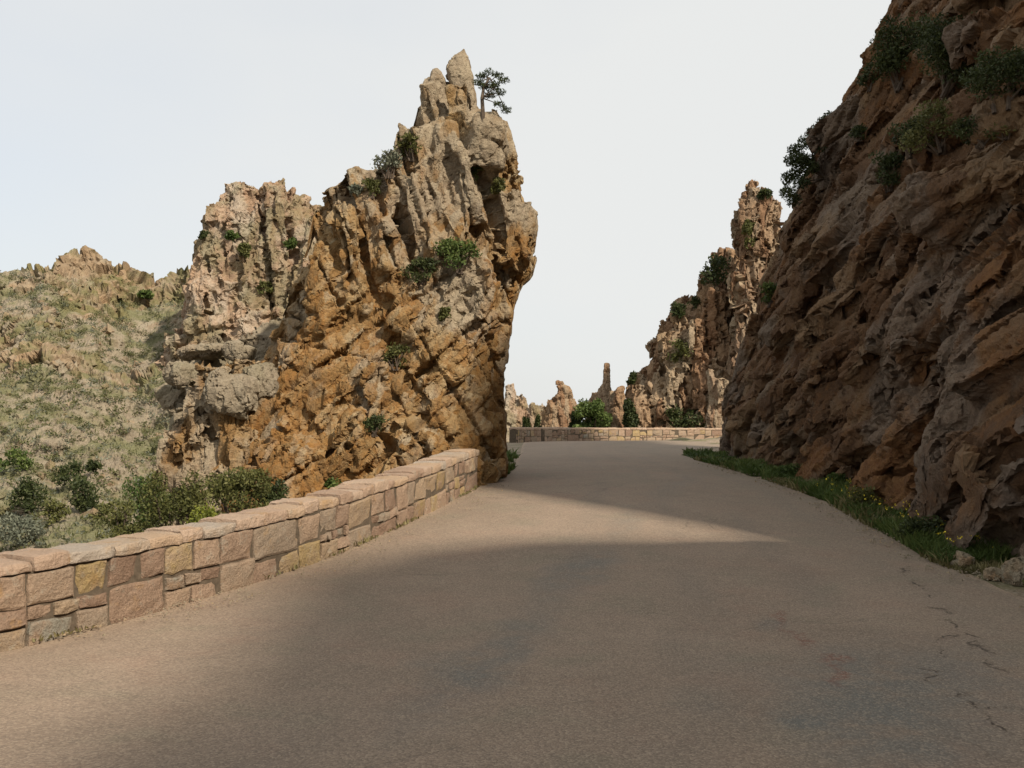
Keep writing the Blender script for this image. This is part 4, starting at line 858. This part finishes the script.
tag(mesh('mountain_heath', V, Q, M['leaf_grey'], attrs={'rnd': sh}), 'grey-green heath tufts between the rocks of the mountainside', 'heath', kind='stuff')

# on the roadside cliff
for k, (px, py, w, h, mat, lab) in enumerate([(898, 84, 74, 66, 'leaf_dark', 'big dark shrub near the top left of the roadside cliff'), (946, 84, 96, 84, 'leaf_dark', 'biggest dark shrub near the top of the roadside cliff, in the middle of the row'),
        (1002, 100, 90, 60, 'leaf_dark', 'dark shrub at the top right corner of the roadside cliff'), (938, 150, 70, 46, 'leaf_olive', 'olive shrub on the roadside cliff below the big dark ones'),
        (905, 152, 46, 36, 'leaf_dark', 'dark shrub on the roadside cliff left of the olive one'), (888, 190, 40, 36, 'leaf_dark', 'small dark shrub lowest of the upper band on the roadside cliff'),
        (978, 146, 50, 32, 'leaf_dark', 'low dark shrub on the roadside cliff right of the olive one'), (854, 140, 22, 16, 'leaf_dark', 'tiny dark shrub near the left rim of the roadside cliff'),
        (765, 304, 26, 24, 'leaf_green', 'bright green tuft at the left rim of the roadside cliff near the rock tower'), (866, 88, 24, 26, 'leaf_dark', 'dark tuft on the left skyline of the roadside cliff'),
        (1006, 140, 30, 24, 'leaf_olive', 'olive tuft at the right edge of the view high on the roadside cliff')]):
    px_shrub(cliffV, px, py, w, h, mat, lab, 120+k)
b = on(cliffV, 818, 178, 8); dd = b[1]; root = empty('cliff_tree', tuple(b), 'dark tree leaning from the left skyline of the roadside cliff', 'tree')
ends = [(806, 160), (798, 172), (793, 160), (789, 178), (788, 192), (796, 150), (806, 142), (814, 132), (824, 124), (830, 118), (818, 146), (822, 136), (802, 182), (794, 200), (810, 168), (828, 130), (800, 160)]
cs = [at(x_, y_, dd+.35*math.sin(3*i)) for i, (x_, y_) in enumerate(ends)]
f1 = at(812, 160, dd); seg = [(b+np.array([.15, 0, -.2]), f1, .07, .05)]+[(f1 if i % 2 else b, c, .025, .008) for i, c in enumerate(cs)]
sv, sq = sticks(seg); child(mesh('trunk', sv, sq, M['bark']), root)
V, Q, sh = leaves(cs, [(.22, .25, .17)]*len(cs), 5200, .10, 43, aspect=.3); child(mesh('crown', V, Q, M['leaf_dark'], attrs={'rnd': sh}), root)

# beyond the bend
for k, (VV_, px, py, w, h, mat, lab) in enumerate([(farV, 716, 282, 34, 34, 'leaf_dark', 'dark shrub in the notch left of the rock tower'), (farV, 692, 310, 22, 16, 'leaf_dark', 'dark shrub on the stepped skyline of the columned cliff, upper one'),
        (farV, 676, 318, 18, 16, 'leaf_dark', 'dark shrub on the stepped skyline of the columned cliff, lower one'), (farV, 678, 362, 28, 26, 'leaf_olive', 'olive shrub in the middle of the columned cliff face'),
        (farV, 684, 428, 44, 30, 'leaf_dark', 'dark bush at the foot of the columned cliff behind the sunlit wall'), (farV, 628, 384, 10, 14, 'leaf_dark', 'small dark shrub on the left edge of the columned cliff'),
        (towV, 762, 198, 16, 12, 'leaf_dark', 'dark tuft on the top of the rock tower'), (towV, 752, 250, 14, 30, 'leaf_olive', 'olive growth in the cleft of the rock tower')]):
    px_shrub(VV_, px, py, w, h, mat, lab, 140+k, stems=False)
def small_tree(px, ytop, wpx, d, mat, label, seed):
    g = np.random.default_rng(seed); zt = EYE+(HY-ytop)*d/F; x = (px-CX)*d/F; zb = -.6; h = zt-zb; w = wpx*d/F; root = empty('round_tree', (x, d, zb), label, 'tree')
    cs = [np.array([x+g.normal(0, .22*w), d+g.normal(0, .2*w), zb+h*(.45+.48*g.random())]) for _ in range(16)]
    for c in cs: c[0] = x+(c[0]-x)*(1.15-.7*max((c[2]-zb)/h-.6, 0)/.4)
    sv, sq = sticks([((x, d, zb), (x, d, zb+h*.5), .12, .08)]+[((x, d, zb+h*.4), c, .05, .02) for c in cs]); child(mesh('trunk', sv, sq, M['bark']), root)
    V, Q, sh = leaves(cs, [(w*.17, w*.17, h*.13)]*16, 4200, .0034*d, seed); child(mesh('crown', V, Q, M[mat], attrs={'rnd': sh}), root)
small_tree(593, 400, 40, 79, 'leaf_green', 'round green tree behind the far wall below the rock finger', 151)
small_tree(631, 398, 18, 78, 'leaf_dark', 'narrow dark tree between the rock stub and the columned cliff', 152)
small_tree(580, 408, 18, 80, 'leaf_dark', 'small dark tree between the pointed golden rock and the round green tree', 153)
for k, (px, yt, w) in enumerate([(526, 416, 8), (537, 416, 8)]): small_tree(px, yt, w, 100, 'leaf_dark', ('tiny dark tree on the low far ridge, nearer the horn', 'tiny dark tree on the low far ridge, nearer the pointed golden rock')[k], 160+k)

# grass and weeds of the verges
def grass(points, h, mat, name, label, seed, width=.012, kind='stuff', bend=.45):
    g = np.random.default_rng(seed); n = len(points); p = np.array(points); L = h*g.uniform(.4, 1.25, n); a = g.uniform(0, 6.28, n); side = np.stack([np.cos(a), np.sin(a), 0*a], 1)*width*np.clip(p[:, 1:2]/12, .8, 2.5)
    lean = np.stack([g.normal(0, bend, n), g.normal(0, bend, n), np.ones(n)], 1); tip = p+lean*L[:, None]; mid = p+(lean*np.array([.35, .35, .6]))*L[:, None]
    V = np.stack([p-side, p+side, mid+side*.8, mid-side*.8, mid-side*.8, mid+side*.8, tip+side*.1, tip-side*.1], 1).reshape(-1, 3); i = np.arange(n)[:, None]*8
    Q = np.concatenate([i+np.array([0, 1, 2, 3]), i+np.array([4, 5, 6, 7])]); patch_ = np.clip(.5+.5*fbm(p*1.3, 3, seed), 0, 1); sh = np.clip(patch_*.6+g.random(n)*.4, 0, 1)
    V.reshape(n, 8, 3)[:, :, 2] = p[:, 2:3]+(V.reshape(n, 8, 3)[:, :, 2]-p[:, 2:3])*(.45+1.15*patch_**1.5)[:, None]
    return tag(mesh(name, V, Q, mat, attrs={'rnd': np.repeat(sh, 8)}), label, 'grass', kind=kind)
g = np.random.default_rng(11)
def strip(n, y0, y1, edge, w0, w1, thr, sd, pw=1.4):
    y = y0+(y1-y0)*g.random(n)**pw; x = edge(y)+w0+(w1-w0)*g.random(n); p = np.stack([x, y, 0*y], 1); m = fbm(p*np.array([1.2, .8, 1]), 3, sd) > thr; p = p[m]; p[:, 2] = hroad(p[:, 1])-.02; return p
re = lambda y: np.interp(y, Redge[:12, 1], Redge[:12, 0]); le = lambda y: np.interp(y, Ledge[:16, 1], Ledge[:16, 0])
grass(strip(26000, 11.2, 29, re, -.03, .75, -.5, 3), .17, M['grass'], 'verge_grass', 'green grass and weeds along the foot of the roadside cliff', 12)
grass(strip(7000, 10.8, 26, re, -.08, .7, .08, 23), .15, M['dry_grass'], 'dry_grass', 'dry straw-coloured grass mixed into the green verge under the roadside cliff', 24)
grass(strip(1800, 9.3, 12, re, .15, .8, .05, 4), .09, M['dry_grass'], 'dry_grass', 'dry grass tufts on the gravel at the near foot of the roadside cliff', 13)
grass(strip(5000, 17.6, 30, le, -.9, .12, -.1, 6), .12, M['grass'], 'verge_grass', 'grass tufts at the right foot of the pinnacle beside the road', 14)
wl = resample(wall_line, 600); pts = wl[g.integers(0, 600, 900)]; pts = np.stack([pts[:, 0]+g.uniform(.02, .08, 900), pts[:, 1], hroad(pts[:, 1])+.01], 1); pts = pts[fbm(pts*1.5, 3, 8) > .12]
grass(pts, .05, M['dry_grass'], 'wall_foot_grass', 'thin dry grass along the foot of the roadside wall', 15)
yw = g.uniform(11.3, 17, 120); pf = np.stack([re(yw)+g.uniform(.1, .7, 120), yw, hroad(yw)+g.uniform(.10, .34, 120)], 1)
V, Q, _ = leaves(pf, np.full(120, .03), 420, .022, 17, aspect=.9); tag(mesh('wild_flowers', V, Q, M['petal']), 'small yellow wild flowers in the grass at the foot of the roadside cliff', 'flowers', kind='stuff')
# weeds with more body in the verge
for k, (px, py, w, h, mat, lab) in enumerate([(862, 512, .55, .42, 'leaf_olive', 'leafy weed with yellow flowers in the middle of the cliff-foot verge'), (905, 545, .6, .38, 'leaf_dark', 'dark leafy weed at the near end of the cliff-foot verge'), (836, 492, .5, .36, 'leaf_green', 'green leafy weed in the verge under the middle of the cliff'),
        (790, 478, .6, .32, 'leaf_green', 'low green weed in the verge toward the far end of the cliff'), (1003, 592, .28, .16, 'leaf_olive', 'small olive weed at the right edge of the view by the fallen rock')]):
    q = onroad(px, py); shrub((max(q[0], re(q[1])+.15), q[1], hroad(q[1])-.03), w, h, M[mat], lab, 170+k, cat='weed', name='weed', leaf=.035)
# grit along both edges of the asphalt
def grit(pts, r, label, seed):
    g = np.random.default_rng(seed); n = len(pts); base = np.array([[1, 0, 0], [-.5, .87, 0], [-.5, -.87, 0], [0, 0, .9]]); a = g.uniform(0, 6.28, n); ca, sa = np.cos(a), np.sin(a)
    B = base[None]*(r*g.uniform(.4, 1.5, (n, 1))**1.5)[:, :, None]*g.uniform(.6, 1.3, (n, 4, 1)); X = B[..., 0]*ca[:, None]-B[..., 1]*sa[:, None]; Y = B[..., 0]*sa[:, None]+B[..., 1]*ca[:, None]
    V = (np.stack([X, Y, B[..., 2]], -1)+np.array(pts)[:, None]).reshape(-1, 3); i = np.arange(n)[:, None]*4; T = np.concatenate([i+np.array([0, 1, 3]), i+np.array([1, 2, 3]), i+np.array([2, 0, 3])]); k = np.repeat(g.random(n), 4)
    tag(mesh('gravel', V, T, M['outcrop'], attrs={'blk': k, 'blk2': k, 'gold': k*.6, 'gre': 1-k}), label, 'gravel', kind='stuff')
def edgepts(n, y0, y1, edge, lo, hi, sd):
    g = np.random.default_rng(sd); y = y0+(y1-y0)*g.random(n)**1.5; x = edge(y)+lo+(hi-lo)*g.random(n)**1.4; p = np.stack([x, y, hroad(y)+.018], 1); return p[fbm(p*1.7, 3, sd) > -.15]
grit(edgepts(2600, 8.5, 24, re, .45, -.45, 31), .016, 'loose gravel along the right edge of the road below the cliff', 32)
grit(edgepts(1500, 7.2, 19, lambda y: np.interp(y, wall_line[:, 1], wall_line[:, 0]), .05, .6, 33), .010, 'fine grit along the foot of the roadside wall', 34)
# fallen rocks at the foot of the cliff
for k, (px, py, r, lab) in enumerate([(1012, 582, (.20, .17, .15), 'largest fallen rock at the near foot of the roadside cliff'), (985, 578, (.09, .10, .06), 'small fallen stone beside the largest fallen rock'), (952, 566, (.14, .11, .09), 'fallen stone at the cliff foot just past the end of the grass'),
        (968, 556, (.12, .12, .12), 'upright fallen stone against the cliff near the dark hollow'), (930, 560, (.07, .06, .04), 'flat little stone at the road edge by the end of the grass'), (1030, 600, (.12, .1, .08), 'fallen stone cut by the right edge of the view')]):
    q = onroad(px, py); sb = blob_shell((q[0]+.12, q[1], hroad(q[1])+r[2]*.6), r, [dict(size=(.12, .12, .14), long=vert, amp=.015, tilt=.05, rnd_=.01, w=.15, crack=0, warp=.03, seed=180+k)], 26, k*.9, 3.0, .2*math.sin(k))
    o, _ = rock('fallen_rock', [sb], .014, fine(.06), M['outcrop'], gre=.3, gold=.35); tag(o, lab, 'rock', 'fallen rocks along the cliff foot')

# ------------------------------------------------------------------ world, sun, camera
w = bpy.data.worlds.new('World'); bpy.context.scene.world = w; w.use_nodes = True; t = w.node_tree; t.nodes.clear()
o = t.nodes.new('ShaderNodeOutputWorld'); bg = t.nodes.new('ShaderNodeBackground'); sky = t.nodes.new('ShaderNodeTexSky')
sky.sky_type = 'NISHITA'; sky.sun_disc = False; sky.sun_elevation = EL; sky.sun_rotation = math.pi-AZ; sky.dust_density = 3; sky.air_density = 1.0
co = t.nodes.new('ShaderNodeTexCoord'); mp = t.nodes.new('ShaderNodeMapping'); mp.inputs['Scale'].default_value = (1, 1, 2.5)
ns = t.nodes.new('ShaderNodeTexNoise'); ns.inputs['Scale'].default_value = 1.3; ns.inputs['Detail'].default_value = 5
mr = t.nodes.new('ShaderNodeMapRange'); mr.inputs[1].default_value = .3; mr.inputs[2].default_value = .7; mr.inputs[3].default_value = .74; mr.inputs[4].default_value = .97
mx = t.nodes.new('ShaderNodeMix'); mx.data_type = 'RGBA'; mx.inputs[7].default_value = (4.30, 4.34, 4.27, 1)
t.links.new(co.outputs['Generated'], mp.inputs[0]); t.links.new(mp.outputs[0], ns.inputs['Vector']); sx = t.nodes.new('ShaderNodeSeparateXYZ'); t.links.new(co.outputs['Generated'], sx.inputs[0])
m1 = t.nodes.new('ShaderNodeMath'); m1.operation = 'MULTIPLY_ADD'; m1.inputs[1].default_value = .35; t.links.new(sx.outputs[0], m1.inputs[0]); t.links.new(ns.outputs['Fac'], m1.inputs[2])
m2 = t.nodes.new('ShaderNodeMath'); m2.operation = 'MULTIPLY_ADD'; m2.inputs[1].default_value = .35; t.links.new(sx.outputs[2], m2.inputs[0]); t.links.new(m1.outputs[0], m2.inputs[2]); t.links.new(m2.outputs[0], mr.inputs[0])
t.links.new(mr.outputs[0], mx.inputs[0]); t.links.new(sky.outputs[0], mx.inputs[6]); t.links.new(mx.outputs[2], bg.inputs[0]); bg.inputs[1].default_value = .1
t.links.new(bg.outputs[0], o.inputs[0])
sl = bpy.data.lights.new('sun', 'SUN'); sl.energy = 3.0; sl.angle = math.radians(1.5); sl.color = (1, .90, .76)
so = bpy.data.objects.new('sun', sl); C.objects.link(so)
from mathutils import Vector
so.rotation_euler = Vector((SH[0]*math.cos(EL), SH[1]*math.cos(EL), math.sin(EL))).to_track_quat('Z', 'Y').to_euler()
cam = bpy.data.cameras.new('camera'); cam.sensor_width = 36; cam.lens = 36*F/1024; cam.shift_y = (HY-384)/1024; cam.clip_end = 9000
co_ = bpy.data.objects.new('camera', cam); C.objects.link(co_); co_.location = (0, 0, EYE); co_.rotation_euler = (math.pi/2, 0, 0)
sc = bpy.context.scene; sc.camera = co_
sc.view_settings.view_transform = 'Standard'; sc.view_settings.look = 'None'; sc.view_settings.exposure = .95; sc.view_settings.gamma = 1
